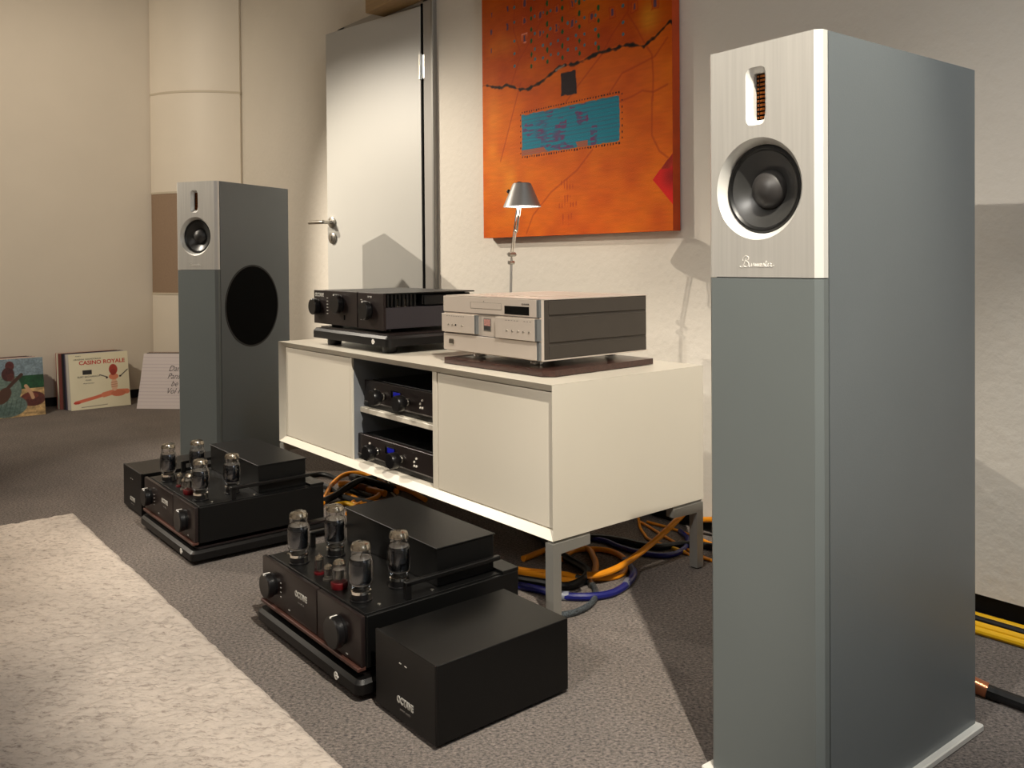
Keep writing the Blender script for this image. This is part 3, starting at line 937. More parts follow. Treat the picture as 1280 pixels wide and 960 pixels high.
def make_amp(cx, y0, zb, label):
    """origin: middle of front edge; zb = top of the platform"""
    global TUBE0
    hw = .2245
    root = empty('tube_power_amplifier', (cx, y0, zb), 0, label, 'amplifier', 'black tube monoblock amplifiers')
    H = .112
    for sx in (-1, 1):
        for yy in (.05, .33):
            obj('foot', MB().lathe([(0, 0), (.018, 0), (.020, .012), (0, .012)], 20, Matrix.Translation((sx * (hw - .05), yy, 0))), M_rub, root)
    obj('chassis', MB().box(-hw + .002, hw - .002, .014, .385, .012, H - .002, .0012), M_blackp, root)
    obj('top_plate', MB().box(-hw + .012, hw - .010, .016, .38, H - .002, H, .0006), M_blackp, root)
    gx = .0435
    # split front: wide left plate and narrower right plate
    def fplate(x0, x1):
        return MB().box(x0, x1, 0.0, .010, .018, H + .001, .0022, 2)
    obj('front_plate', fplate(-hw, gx - .002), M_blackb, root)
    obj('front_plate', fplate(gx + .002, hw), M_blackb, root)
    obj('front_backing', MB().box(-hw + .004, hw - .004, .009, .015, .014, H - .002), M_dark, root)
    obj('front_rail', MB().box(-hw + .002, hw - .002, -.006, .012, .009, .017, .0015), mat('brown_rail', srgb(92, 62, 54), .3, .4), root)
    for x, r in ((-.166, .027), (.146, .031)):
        T = Matrix.Translation((x, 0, .064)) @ RX
        kb = obj('knob', MB().lathe([(0, 0), (r - .003, 0), (r - .002, .006), (r, .008), (r, .020), (r - .002, .0225), (0, .0225)], 40, T), M_knob, root)
        obj('pointer_mark', MB().box(x - .0016, x + .0016, -.0235, -.008, .064 + r - .0035, .064 + r + .0004), M_printw, kb)
    for k in range(4):
        obj('dial_mark', MB().box(-.129, -.1245, -.0008, 0, .046 + k * .010, .0475 + k * .010), M_print, root)
    text('maker_logo', 'OCTAVE', .0165, M_print, root, (-.028, -.0005, .076), FRONT, sx=.86, offset=.0008)
    text('model_script', 'monoblock', .0065, M_printd, root, (-.028, -.0005, .060), FRONT, shear=.2)
    for x, z in ((-.085, .030), (.085, .030), (.082, .052), (.17, .026)):
        obj('indicator', MB().box(x - .0035, x + .0035, -.0008, 0, z - .0008, z + .0008), M_print, root)
    # transformer housing
    th = obj('transformer_housing', MB().box(-.192, .192, .196, .342, H, .189, .0015), M_blackp, root)
    obj('housing_lid', MB().box(-.194, .194, .193, .345, .189, .192, .001), M_blackp, th)
    obj('rear_deck', MB().box(-hw + .002, hw - .002, .342, .386, H - .002, H + .006, .001), M_blackp, root)
    # side carrying handles
    for sx in (-1, 1):
        x = sx * (hw - .018)
        hb = MB()
        hb.box(x - .006, x + .006, .108, .121, H, H + .032, .001)
        hb.box(x - .006, x + .006, .108, .345, H + .027, H + .036, .0015)
        obj('handle', hb, M_black, root)
    # tubes
    pts = [(-.127, .043), (.148, .044), (-.118, .128), (.136, .139)]
    for (x, y) in pts:
        t_ = power_tube(root, x, y, H, TUBE0)
        if TUBE0 is None:
            TUBE0 = t_
        t_.rotation_euler = (0, 0, R(20 + 15 * x))
    small_tube(root, -.036, .047, H, 'red'); small_tube(root, .009, .045, H, 'clear'); small_tube(root, .064, .041, H, 'octal')
    for x, y in ((-.064, .108), (.190, .060), (-.196, .05), (.196, .18)):
        obj('panel_screw', MB().lathe([(0, 0), (.004, 0), (.0036, .0012), (0, .0016)], 12, Matrix.Translation((x, y, H))), M_steel, root)
    # terminals at the back
    for sx in (-1, 1):
        for k in range(2):
            obj('binding_post', MB().lathe([(0, 0), (.007, 0), (.007, .018), (.005, .026), (0, .026)], 12, Matrix.Translation((sx * .14 + k * .03, .385, .07)) @ Matrix.Rotation(-PI / 2, 4, 'X')), M_steel, root)
    return root


for dx, dy, where, nm in ((0.0, 0.0, 'nearer', 'near'), (-.926, .012, 'farther', 'far')):
    cx = -1.642 + dx
    pl, zt = base_platform('component_platform', cx, .778 + dy, 0, .468, .43,
        'low black platform with white emblem on carpet under the %s tube amplifier' % where, th=.030, feet=.016, group='floor platforms')
    make_amp(cx + .001, .790 + dy, zt, ('black tube amplifier with four large tubes nearest the camera on the carpet' if nm == 'near'
             else 'black tube amplifier with four large tubes in front of the far speaker'))


def supply_box(x0, x1, y0, y1, label):
    root = empty('power_supply_box', ((x0 + x1) / 2, (y0 + y1) / 2, 0), 0, label, 'power supply', 'black power supply boxes')
    hx, hy = (x1 - x0) / 2, (y1 - y0) / 2
    for sx in (-1, 1):
        for sy in (-1, 1):
            obj('foot', MB().lathe([(0, 0), (.012, 0), (.012, .008), (0, .008)], 16, Matrix.Translation((sx * (hx - .025), sy * (hy - .03), 0))), M_rub, root)
    obj('casing', MB().box(-hx + .001, hx - .001, -hy + .005, hy, .008, .1435, .001), M_blackp, root)
    obj('front_plate', MB().box(-hx, hx, -hy, -hy + .006, .008, .1455, .0012), M_black, root)
    text('maker_logo', 'OCTAVE', .0165, M_print, root, (.003, -hy - .0004, .044), FRONT, sx=.82, offset=.0008)
    text('model_script', 'power supply', .0062, M_printd, root, (.003, -hy - .0004, .029), FRONT, shear=.2)
    for x in (-.012, .006):
        obj('indicator', MB().box(x - .0032, x + .0032, -hy - .0007, -hy, .110, .1114), M_print, root)
    return root


supply_box(-1.386, -1.190, .803, 1.108, 'black power supply box nearest the camera beside the nearer tube amplifier')
supply_box(-3.088, -2.889, .820, 1.12, 'black power supply box at the far left end of the farther tube amplifier')

# ------------------------------------------------------------------ equipment on the sideboard
ZT = .5407
pl, zt = base_platform('component_platform', -2.482, 1.345, ZT, .500, .400, 'black platform with white emblem standing on top of the white sideboard', th=.038, feet=.024)
pre = empty('preamplifier', (-2.508, 1.358, zt + ZT), 0, 'black preamplifier with three round knobs at left end of the sideboard top', 'preamplifier')
PH = .123
hw = .232
for sx in (-1, 1):
    for yy in (.05, .30):
        obj('foot', MB().lathe([(0, 0), (.020, 0), (.020, .012), (0, .012)], 20, Matrix.Translation((sx * (hw - .075), yy, 0))), M_rub, pre)
obj('lower_case', MB().box(-hw + .003, hw - .003, .010, .345, .012, .078, .001), mat('dark_slate_case', srgb(58, 54, 58), .42, .3), pre)
obj('upper_case', MB().box(-hw + .003, hw - .050, .016, .345, .078, PH - .003, .001).box(hw - .050, hw - .012, .150, .34, .082, PH - .006, .003), M_blackp, pre)
obj('lid', MB().box(-hw + .001, hw - .001, .008, .349, PH - .004, PH, .0008), M_blackp, pre)
gs = MB()
for k in range(8):
    gs.box(hw - .010, hw - .004, .016 + k * .014, .023 + k * .014, .080, PH - .006)
vent = obj('vent_slat', gs, M_blackp, pre)
tag(vent, kind='stuff')
for k in range(2):
    obj('signal_tube', MB().lathe([(0, 0), (.008, 0), (.008, .024), (.004, .029), (0, .030)], 14, Matrix.Translation((hw - .03, .07 + k * .022, .078))), M_getter, pre)
obj('side_vent_bar', MB().box(hw - .003, hw, .150, .345, .082, .112, .002), M_black, pre)
obj('front_plate', MB().box(-hw, .070, 0, .009, .010, PH + .001, .0012), M_blackb, pre)
obj('front_plate', MB().box(.073, hw, 0.001, .010, .008, PH, .0012), M_blackb, pre)
for x, z, r in ((-.205, .068, .028), (-.045, .082, .032), (.142, .068, .030)):
    T = Matrix.Translation((x, 0, z)) @ RX
    kb = obj('knob', MB().lathe([(0, 0), (r - .003, 0), (r - .002, .005), (r, .007), (r, .020), (r - .002, .0225), (0, .0225)], 40, T), M_knob, pre)
    obj('pointer_mark', MB().box(x - .0022, x + .0022, -.0235, -.010, z + r - .005, z + r + .0003), M_printw, kb)
for x, n, zt_ in ((-.132, 6, .045), (.098, 7, .036)):
    for k in range(n):
        obj('dial_mark', MB().box(x - .005, x + .005, -.0007, 0, zt_ + k * .0105, zt_ + .0026 + k * .0105), M_print, pre)
text('maker_logo', 'OCTAVE', .0165, M_print, pre, (-.190, -.0006, .108), FRONT, sx=1.0, offset=.0008)
text('model_script', 'HP 700', .0085, M_print, pre, (.150, -.0004, .110), FRONT)
obj('display_mark', MB().box(-.018, -.010, -.0007, 0, .030, .046), M_dark, pre)

# wooden board under the silver player
wb = MB()
bx0, bx1, by0, by1 = -1.962, -1.537, 1.362, 1.748
cc = ((bx0 + bx1) / 2, (by0 + by1) / 2)
pts = [(bx0 - cc[0] + .006, by0 - cc[1]), (bx1 - cc[0] - .022, by0 - cc[1]), (bx1 - cc[0], by0 - cc[1] + .022), (bx1 - cc[0], by1 - cc[1]), (bx0 - cc[0], by1 - cc[1]), (bx0 - cc[0], by0 - cc[1] + .006)]
wb.prism(pts, .002, .017)
board = empty('wooden_isolation_board', (cc[0], cc[1], ZT), R(1.5), 'dark brown wooden board on the sideboard under the silver disc player', 'board')
obj('board', wb, M_wood, board)
obj('board_foot', MB().box(-.19, .19, -.17, -.05, 0, .002).box(-.19, .19, .06, .17, 0, .002), M_rub, board)

cd = empty('disc_player', (-1.774, 1.377, ZT + .019), 0, 'silver disc player with black ribbed sides on the dark wooden board', 'disc player')
cw = .203
cz0, cz1 = .018, .169
for sx in (-1, 1):
    for yy in (.06, .33):
        obj('foot', MB().lathe([(0, 0), (.018, 0), (.018, .006), (.010, .008), (.010, .018), (0, .018)], 24, Matrix.Translation((sx * .12, yy, 0))), M_chrome, cd)
obj('case', MB().box(-cw + .004, cw - .010, .012, .387, cz0, cz1 - .003), M_silver, cd)
obj('front_frame', MB().box(-cw, cw, .004, .013, cz0, cz1, .001), M_silver, cd)
def cdz(z): return z - ZT - .019
s1z, s2z = cz0 + (.683 - .578), cz0 + (.625 - .578)
obj('front_plate', MB().box(-cw, cw - .010, -.004, .006, s1z + .0015, cz1 - .002, .0008), M_silver, cd)
obj('front_plate', MB().box(-cw, cw - .010, -.004, .006, cz0 + .001, s2z - .0015, .0008), M_silver, cd)
obj('front_recess', MB().box(-cw, cw - .002, .000, .006, s2z, s1z), M_silver, cd)
obj('button_block', MB().box(-cw, -.052, -.010, .002, s2z + .004, s1z - .004, .0008), M_silver, cd)
obj('button_block', MB().box(.038, cw - .010, -.010, .002, s2z + .001, s1z - .003, .0008), M_silver, cd)
obj('seam', MB().box(-cw + .001, cw - .006, -.003, .0005, s1z - .001, s1z + .0016).box(-cw + .001, cw - .006, -.003, .0005, s2z - .0016, s2z + .001), M_printd, cd)
ed = MB()
for a, b in ((s1z + .0015, cz1 - .002), (cz0 + .001, s2z - .0015), (s2z + .002, s1z - .003)):
    ed.box(cw - .010, cw - .001, -.0035 if b != s1z - .003 else -.0095, .006, a, b)
obj('edge_strip', ed, mat('dark_steel_edge', srgb(140, 144, 146), .3, .7), cd)
obj('display_window', MB().box(.070, .166, -.0048, -.003, s1z + .005, s1z + .026), M_gloss, cd)
tr = MB()
zc_ = s1z + .0225
for (a, b, c2, d2) in ((-.076, .056, zc_ - .0085, zc_ - .008), (-.076, .056, zc_ + .008, zc_ + .0085), (-.076, -.0755, zc_ - .0085, zc_ + .0085), (.0555, .056, zc_ - .0085, zc_ + .0085)):
    tr.box(a, b, -.0044, -.0038, c2, d2)
dt = obj('disc_drawer', MB().box(-.0745, .0545, -.0046, -.0038, zc_ - .0075, zc_ + .0075, .0003), M_silver, cd)
obj('drawer_gap', tr, M_printd, dt)
obj('power_led', MB().lathe([(0, 0), (.0018, 0), (0, .001)], 10, Matrix.Translation((-.018, -.004, cz1 - .012)) @ RX), M_printd, cd)
text('model_print', 'CD PLAYER', .0058, M_printd, cd, (.152, -.0045, cz1 - .014), FRONT)
for x in (-.170, -.150, -.136, -.107):
    b_ = obj('push_button', MB().lathe([(0, 0), (.0026, 0), (.0022, .002), (0, .0022)], 12, Matrix.Translation((x, -.010, s2z + .024)) @ RX), M_steel if x != -.136 else M_dark, cd)
for x in (.086, .108, .130, .151, .173):
    obj('push_button', MB().lathe([(0, 0), (.0026, 0), (.0022, .002), (0, .0022)], 12, Matrix.Translation((x, -.010, s2z + .022)) @ RX), M_steel, cd)
for x0, n in ((-.180, 8), (.080, 5), (.152, 3)):
    for k in range(n):
        obj('print_mark', MB().box(x0 + k * .011, x0 + .006 + k * .011, -.0104, -.0099, s1z - .0105, s1z - .0095), M_printd, cd)
obj('block_edge', MB().box(-.0525, -.0455, -.0095, .002, s2z + .004, s1z - .004), MATS['dark_steel_edge'], cd)
em = obj('centre_badge', MB().box(-.023, .009, -.0012, .0, s2z + .014, s1z - .010, .0008), mat('badge_frame', srgb(150, 146, 140), .3, .6), cd)
obj('badge_picture', MB().box(-.020, .006, -.0016, -.001, s2z + .028, s1z - .013), mat('badge_red', srgb(168, 122, 114), .4, noise=.7, nscale=500), em)
obj('badge_base', MB().box(-.020, .006, -.0016, -.001, s2z + .017, s2z + .028), mat('badge_dark', srgb(52, 50, 50), .4, noise=.8, nscale=260), em)
obj('power_button', MB().box(-.174, -.152, -.0075, -.004, s2z - .031, s2z - .015, .002), M_chrome, cd)
sd = MB()
for a, b in ((cz0 + .002, cz0 + .036), (cz0 + .042, cz0 + .104), (cz0 + .110, cz1 - .004)):
    sd.box(cw - .010, cw - .0005, .030, .384, a, b, .0015)
sd.box(cw - .011, cw - .004, .014, .386, cz0 + .001, cz1 - .003)
sd.box(cw - .010, cw - .002, .014, .030, cz0 + .002, cz1 - .003, .001)
obj('side_cheek', sd, mat('dark_bronze_side', srgb(74, 68, 62), .42, .4, noise=.03, nscale=20), cd)
sl = MB()
sl.box(-cw, -cw + .008, .014, .386, cz0 + .001, cz1 - .003)
obj('side_cheek', sl, MATS['dark_bronze_side'], cd)
obj('lid', MB().box(-cw, cw, .004, .389, cz1 - .003, cz1, .0008), M_silver, cd)
obj('bottom_rail', MB().box(-cw, cw, .006, .388, cz0 - .002, cz0 + .001), M_silver, cd)
lv = MB()
for k in range(5):
    lv.box(-.15 + k * .055, -.12 + k * .055, .08, .34, cz1, cz1 + .002, .0008)
obj('top_rib', lv, M_silver, cd)

# amplifiers in the open bay
def bay_amp(cx, y0, z0, w, h, label, hi):
    root = empty('integrated_amplifier', (cx, y0, z0), 0, label, 'amplifier', 'black amplifiers in the open sideboard bay')
    hw = w / 2
    b = .020
    obj('plinth', MB().box(-hw + .002, hw - .002, .004, .35, 0, b - .001, .001), M_blackp, root)
    obj('casing', MB().box(-hw + .003, hw - .003, .008, .36, b, h - .002, .001), M_blackp, root)
    obj('front_plate', MB().box(-hw, hw, -.004, .008, b, h, .001), M_blackb, root)
    obj('front_rail', MB().box(-hw, hw, -.006, .008, b - .0025, b + .0005), M_printd, root)
    zc_ = b + (h - b) * .42
    for x in (-.095, .042):
        T = Matrix.Translation((x, -.004, zc_ - .002)) @ RX
        k_ = obj('knob', MB().lathe([(0, 0), (.010, 0), (.010, .018), (.022, .019), (.0235, .022), (.0235, .042), (.0215, .045), (0, .045)], 32, T), M_knob, root)
        obj('knob_collar', MB().lathe([(.0102, .002), (.0106, .003), (.0106, .006), (.0102, .007)], 20, T), M_steel, k_)
    d_ = obj('display_frame', MB().box(-.052, .004, -.0055, -.003, zc_ + .000, zc_ + .022, .0005), M_gloss, root)
    obj('display_glow', MB().box(-.038, .000, -.0061, -.005, zc_ + .004, zc_ + .019), M_blue_led, d_)
    text('maker_logo', 'OCTAVE', .0105, M_printw, root, (-.022, -.0046, zc_ - .009), FRONT, offset=.0006)
    for i in range(3):
        for j in range(2):
            if (i + j) % 3 == 2: continue
            obj('push_button', MB().lathe([(0, 0), (.0034, 0), (.003, .003), (0, .0034)], 10, Matrix.Translation((-.155 + j * .012, -.004, zc_ - .008 + i * .011)) @ RX), M_whitedot, root)
            obj('push_button', MB().lathe([(0, 0), (.0034, 0), (.003, .003), (0, .0034)], 10, Matrix.Translation((.108 + j * .011, -.004, zc_ - .010 + i * .011)) @ RX), M_whitedot, root)
    obj('top_plate', MB().box(-hw + .01, hw - .01, .02, .35, h - .002, h - .0005), M_gloss, root)
    return root


bay_amp(-2.176, 1.358, .3655, .424, .086, 'black amplifier with blue display on the upper shelf of the sideboard', True)
bay_amp(-2.178, 1.337, Z0 + T_, .432, .082, 'black amplifier with blue display at the bottom of the open bay', False)

# desk lamp -------------------------------------------------------------
lamp = empty('desk_lamp', (-2.110, 1.72, ZT), 0, 'small desk lamp with grey conical shade lit behind the silver player', 'lamp')
obj('base', MB().lathe([(0, 0), (.060, 0), (.062, .004), (.062, .012), (.056, .016), (.010, .018), (0, .018)], 36), M_lampsh, lamp)
obj('lower_arm', MB().tube([(0, 0, .016), (.012, 0, .290)], .0042, 10, smooth=False), M_lampsh, lamp)
jt = MB()
jt.lathe([(0, -.010), (.006, -.010), (.006, .010), (0, .010)], 14, Matrix.Translation((.011, 0, .276)) @ RX)
jt.lathe([(0, -.012), (.007, -.012), (.007, .012), (0, .012)], 14, Matrix.Translation((.014, 0, .302)) @ RX)
jt.tube([(.004, -.012, .304), (.026, .010, .300)], .0015, 6, smooth=False)
jt.tube([(.011, 0, .276), (.014, 0, .302)], .003, 6, smooth=False)
obj('joint', jt, M_steel, lamp)
ua = MB()
for dy in (-.004, .004):
    ua.tube([(.014, dy, .302), (.052, dy, .470)], .0024, 8, smooth=False)
obj('upper_arm', ua, M_chrome, lamp)
sx_, sz_ = .066, .449
prof = [(.0590, 0), (.0285, .072), (.024, .0745), (.0, .0745), (0, .073), (.024, .073), (.0275, .0705), (.0575, .0005), (.0590, 0)]
sh = obj('lamp_shade', MB().lathe(prof, 48, Matrix.Translation((sx_, 0, sz_))), M_lampsh, lamp)
obj('shade_knob', MB().lathe([(0, 0), (.008, 0), (.008, .004), (0, .006)], 16, Matrix.Translation((sx_ - .012, 0, sz_ + .074))).lathe([(0, 0), (.006, 0), (.006, .006), (0, .007)], 12, Matrix.Translation((sx_ - .038, -.02, sz_ + .048)) @ Matrix.Rotation(-1.0, 4, 'Y')), M_knob, sh)
obj('diffuser', MB().lathe([(0, .003), (.055, .003), (.055, .006), (0, .006)], 36, Matrix.Translation((sx_, 0, sz_))), M_bulb, sh)
obj('guide_loop', MB().tube([(.070, -.02, .450), (.068, -.03, .40), (.066, -.03, .378), (.072, -.03, .372), (.078, -.03, .378), (.082, -.02, .450)], .0024, 8), M_chrome, lamp)
ld = bpy.data.lights.new('lamp_bulb_light', 'POINT'); ld.energy = .35; ld.color = (1, .86, .66); ld.shadow_soft_size = .03
lo = bpy.data.objects.new('lamp_bulb_light', ld); COL.objects.link(lo); lo.location = (-2.110 + sx_, 1.72, ZT + sz_ - .012)

# ------------------------------------------------------------------ record sleeves leaning on the left wall
SL = .315


def sleeve_mesh_parts(root, front_img, edge):
    obj('sleeve', MB().box(0, SL, .0002, .0042, 0, SL, .0006), edge, root)
    if front_img is not None:
        grid_obj('front_print', front_img, SL, SL, vmat('sleeve_print', .45, .02, 100, .4), root)


def lp_matrix(base, yaw, tilt):
    # local x runs along the bottom edge, -y faces the room; tilt leans the top back
    return Matrix.Translation(base) @ Matrix.Rotation(yaw, 4, 'Z') @ Matrix.Rotation(-tilt, 4, 'X')


def put_lp(base, yaw, tilt, label, group, img=None, edge=None):
    if img is None:
        o = obj('record_sleeve', MB().box(0, SL, 0, .0044, 0, SL, .0007), edge)
    else:
        o = empty('record_sleeve', (0, 0, 0))
        sleeve_mesh_parts(o, img, edge)
    o.matrix_world = lp_matrix(base, yaw, tilt)
    tag(o, label, 'record', group)
    return o


NP = 150
XX, ZZ = np.meshgrid(np.linspace(0, 1, NP), np.linspace(0, 1, NP))


def img_new(c): return np.ones((NP, NP, 3)) * np.array(c, float)
def ell(im, x, z, rx, rz, c, a=1.0, rot=0.0):
    dx, dz = XX - x, ZZ - z
    u_ = dx * math.cos(rot) + dz * math.sin(rot); w_ = -dx * math.sin(rot) + dz * math.cos(rot)
    k = (np.clip((1 - (u_ / rx) ** 2 - (w_ / rz) ** 2) * 8, 0, 1) * a)[..., None]
    im[:] = im * (1 - k) + np.array(c, float) * k
def ln(im, pts, w_, c, a=1.0):
    d = dist_seg(XX, ZZ, pts)
    k = (np.clip((w_ - d) / .006 + .5, 0, 1) * a)[..., None]
    im[:] = im * (1 - k) + np.array(c, float) * k


# left stack front: seated figure in a landscape
im1 = img_new((134, 154, 166))
n_ = vnoise((NP, NP), 14, 31)[..., None]; nf = vnoise((NP, NP), 3, 32)[..., None]
im1[:] = im1 + (n_ - .5) * 20
g = (ZZ < .70) & (ZZ > .47); im1[g] = (np.array([24, 76, 40.]) * (.8 + .4 * n_))[g]
g = ZZ <= .47; im1[g] = (np.array([198, 164, 112.]) * (.8 + .4 * vnoise((NP, NP), (4, 20), 33)[..., None]))[g]
ell(im1, .82, .29, .20, .13, (92, 40, 30)); ell(im1, .78, .34, .13, .06, (122, 56, 40), .8)
ell(im1, .40, .20, .34, .20, (104, 124, 116)); ell(im1, .46, .50, .20, .27, (110, 130, 120), 1, .1)
ell(im1, .34, .12, .3, .08, (88, 110, 102), .9)
for k in range(6): ln(im1, [(.2 + .08 * k, .05), (.3 + .07 * k, .3)], .008, (66, 84, 78), .6)
ell(im1, .49, .88, .07, .085, (92, 36, 30)); ell(im1, .46, .74, .10, .12, (74, 30, 24)); ell(im1, .50, .68, .06, .07, (98, 44, 34), .7)
im1[:] = im1 * (.86 + .28 * nf)
im1 = np.clip(im1, 0, 255)
ln(im1, [(.32, .30), (.46, .52), (.66, .72)], .028, (74, 44, 28)); ell(im1, .38, .38, .10, .16, (82, 50, 30), 1, -.6)
ln(im1, [(.30, .47), (.16, .40)], .03, (214, 168, 130)); ln(im1, [(.72, .52), (.80, .38), (.82, .31)], .028, (214, 168, 130))
im1 *= .9
# middle: cream sleeve with red title; the picture is a plain generic stand-in
im2 = img_new((228, 220, 192)); im2 += (vnoise((NP, NP), 30, 41)[..., None] - .5) * 6
ln(im2, [(.08, .13), (.42, .20), (.62, .25)], .028, (214, 110, 82)); ell(im2, .10, .125, .06, .022, (190, 60, 44))
ln(im2, [(.55, .23), (.74, .27), (.95, .26)], .045, (220, 130, 98)); ell(im2, .80, .24, .13, .06, (206, 118, 88))
ell(im2, .74, .40, .058, .12, (224, 180, 150)); ell(im2, .735, .55, .085, .06, (214, 132, 100))
ell(im2, .735, .68, .075, .10, (168, 62, 48)); ell(im2, .73, .63, .05, .06, (150, 54, 44))
for z in (.36, .40, .44): ln(im2, [(.69, z), (.79, z + .01)], .005, (150, 90, 70), .7)
ln(im2, [(.50, .60), (.62, .55)], .008, (60, 56, 60)); ln(im2, [(.84, .54), (.98, .66)], .008, (60, 56, 60))
ell(im2, .62, .54, .02, .02, (60, 40, 40)); ell(im2, .85, .55, .02, .02, (60, 40, 40))
ln(im2, [(.17, .04), (.60, .055)], .006, (120, 110, 96), .8)
g = (XX > .22) & (XX < .37) & (ZZ > .62) & (ZZ < .70); im2[g] = (40, 38, 36)
# right: ruled paper sheet
im3 = img_new((214, 204, 204))
for k in range(15):
    g = np.abs(ZZ - (.06 + k * .062)) < .006; im3[g] = (198, 186, 190)

EC = [srgb(*c) for c in ((70, 22, 26), (214, 206, 186), (22, 20, 24), (120, 60, 50), (190, 180, 176), (34, 30, 60), (160, 40, 40), (200, 196, 190), (90, 84, 92), (60, 40, 36), (226, 218, 196), (30, 30, 30))]
EN = ('maroon', 'cream', 'black', 'rust', 'pale', 'navy', 'red', 'white', 'mauve', 'brown', 'ivory', 'dark')
ORD = ('first', 'second', 'third', 'fourth', 'fifth', 'sixth', 'seventh', 'eighth', 'ninth', 'tenth', 'last')
EM = [mat('sleeve_card_%s' % n, c, .6) for n, c in zip(('maroon', 'cream', 'black', 'rust', 'pale', 'navy', 'red', 'white', 'mauve', 'brown', 'ivory', 'ink'), EC)]
M_sleeve = mat('sleeve_cream_card', srgb(222, 212, 186), .5)

YAWL = PI / 2   # local x -> +y, face (-y local) -> +x
t8 = R(9)
def stack(xf, y0, n, step, tilt, label, front_label, img, group, seed, jit=.02, lean=0, order=None):
    r = random.Random(seed)
    put_lp((xf, y0, 0.001), YAWL, tilt, front_label, group, img, M_sleeve)
    for k in range(n):
        x = xf - .008 - step * (k + 1)
        c_ = (order or range(12))[k % 12]
        put_lp((x, y0 - .004 - jit * (k + 1) / n + r.uniform(-.006, .006), 0.001), YAWL, tilt * (1 - .065 * k), '%s edged record sleeve, %s behind the front sleeve of the %s' % (EN[c_], ORD[k], label), group, None, EM[c_])


stack(-5.250, .682, 7, .016, R(12), 'leftmost stack',
      'record sleeve with seated figure in landscape at front of the leftmost stack', im1, 'records in the leftmost stack', 3, .05, order=[4, 1, 6, 7, 2, 11, 3, 5, 8, 9, 10, 0])
stack(-5.262, 1.128, 11, .0115, R(11.5), 'middle stack',
      'cream record sleeve with red title CASINO ROYALE at front of the middle stack', im2, 'records in the middle stack', 5, .045, order=[7, 4, 8, 5, 2, 9, 3, 0, 10, 1, 6, 0])
# title lettering on the middle front sleeve
fm = [o for o in bpy.data.objects if o.get('label', '').startswith('cream record sleeve')][0]
M_red = mat('red_title_print', srgb(196, 52, 40), .5)
text('title_print', 'CASINO ROYALE', .0315, M_red, fm, (.175, -.0006, .262), FRONT, sx=1.02, offset=.0007, extrude=.0002)
text('small_print', 'ORIGINAL SOUNDTRACK', .0125, mat('dark_print', srgb(50, 44, 40), .5), fm, (.098, -.0006, .283), FRONT, extrude=.0002)
text('small_print', 'BURT BACHARACH', .0135, MATS['dark_print'], fm, (.100, -.0006, .183), FRONT, extrude=.0002)
text('small_print', 'MUSIC', .011, MATS['dark_print'], fm, (.098, -.0006, .163), FRONT, extrude=.0002)
text('small_print', 'FROM THE FILM', .008, MATS['dark_print'], fm, (.098, -.0006, .145), FRONT, extrude=.0002)
text('small_print', 'STEREO', .008, MATS['dark_print'], fm, (.05, -.0006, .302), FRONT, extrude=.0002)
fl_ = [o for o in bpy.data.objects if o.get('label', '').startswith('record sleeve with seated')][0]
text('title_print', 'A', .03, M_red, fl_, (.095, -.0006, .258), FRONT, extrude=.0002)
# right stack leans on the column at 45 degrees
Y45 = R(45)
put_lp((-5.098, 1.428, .001), Y45, R(16), 'pale ruled paper sleeve with handwriting at front of the stack under the column', 'records under the column', im3, mat('paper_edge', srgb(206, 196, 192), .7))
fr3 = [o for o in bpy.data.objects if o.get('label', '').startswith('pale ruled')][0]
for k, (s_, z_) in enumerate((('Dank', .232), ('Pansy', .188), ('be', .146), ('Vol II', .104))):
    text('handwriting', s_, .046, mat('pencil_grey', srgb(70, 64, 66), .6), fr3, (.205, -.0006, z_ - .004), FRONT, shear=.35, sx=.9, offset=-.0002, extrude=.0002)
for k in range(5):
    back = .009 + .010 * (k + 1)
    put_lp((-5.098 - .7071 * back + .006, 1.428 + .7071 * back + .006, .001), Y45, R(15.2 - k * .6),
           '%s edged record sleeve, %s behind the ruled paper sleeve under the column' % (EN[[9, 2, 10, 0, 3][k]], ORD[k]), 'records under the column', None, EM[[9, 2, 10, 0, 3][k]])

# ------------------------------------------------------------------ cables
def cable(name, pts, r, m, label, cat='cable', group=None, ends=()):
    zmin = r
    P = [Vector((p[0], p[1], (p[2] if len(p) > 2 else zmin))) for p in pts]
    root = obj(name, MB().tube(P, r, 10), m)
    tag(root, label, cat, group)
    for (i, j, l, rr_, mm, nm) in ends:
        a = P[i]; d = (P[j] - P[i]).normalized()
        obj(nm, MB().tube([a, a + d * l], rr_, 12, smooth=False), mm, root)
    return root


r1 = .0085
cable('power_cable', [(-1.70, 1.25, .075), (-1.716, 1.30, .05), (-1.70, 1.40, .018), (-1.66, 1.46), (-1.611, 1.475), (-1.574, 1.499), (-1.575, 1.551), (-1.625, 1.615), (-1.673, 1.654), (-1.739, 1.688), (-1.80, 1.62), (-1.79, 1.5)], r1, M_orange,
      'thick orange cable looping from the near amplifier behind the front sideboard leg', ends=[(0, 1, .05, .013, M_brown, 'plug')])
cable('power_cable', [(-1.80, 1.41), (-1.72, 1.45), (-1.638, 1.507), (-1.596, 1.522), (-1.545, 1.57), (-1.54, 1.629), (-1.60, 1.705), (-1.69, 1.725), (-1.75, 1.66), (-1.72, 1.58)], .0075, M_orange,
      'orange cable coiled on the carpet under the near end of the sideboard')
cable('power_cable', [(-1.556, 1.515, .025), (-1.535, 1.54, .028), (-1.525, 1.60, .035), (-1.528, 1.69, .055), (-1.53, 1.78, .085), (-1.53, 1.87, .125), (-1.54, 1.93, .15)], r1, M_orange,
      'thick orange cable rising from the carpet to the rear sideboard leg', ends=[(6, 5, .035, .0105, M_brown, 'dark_sleeve')])
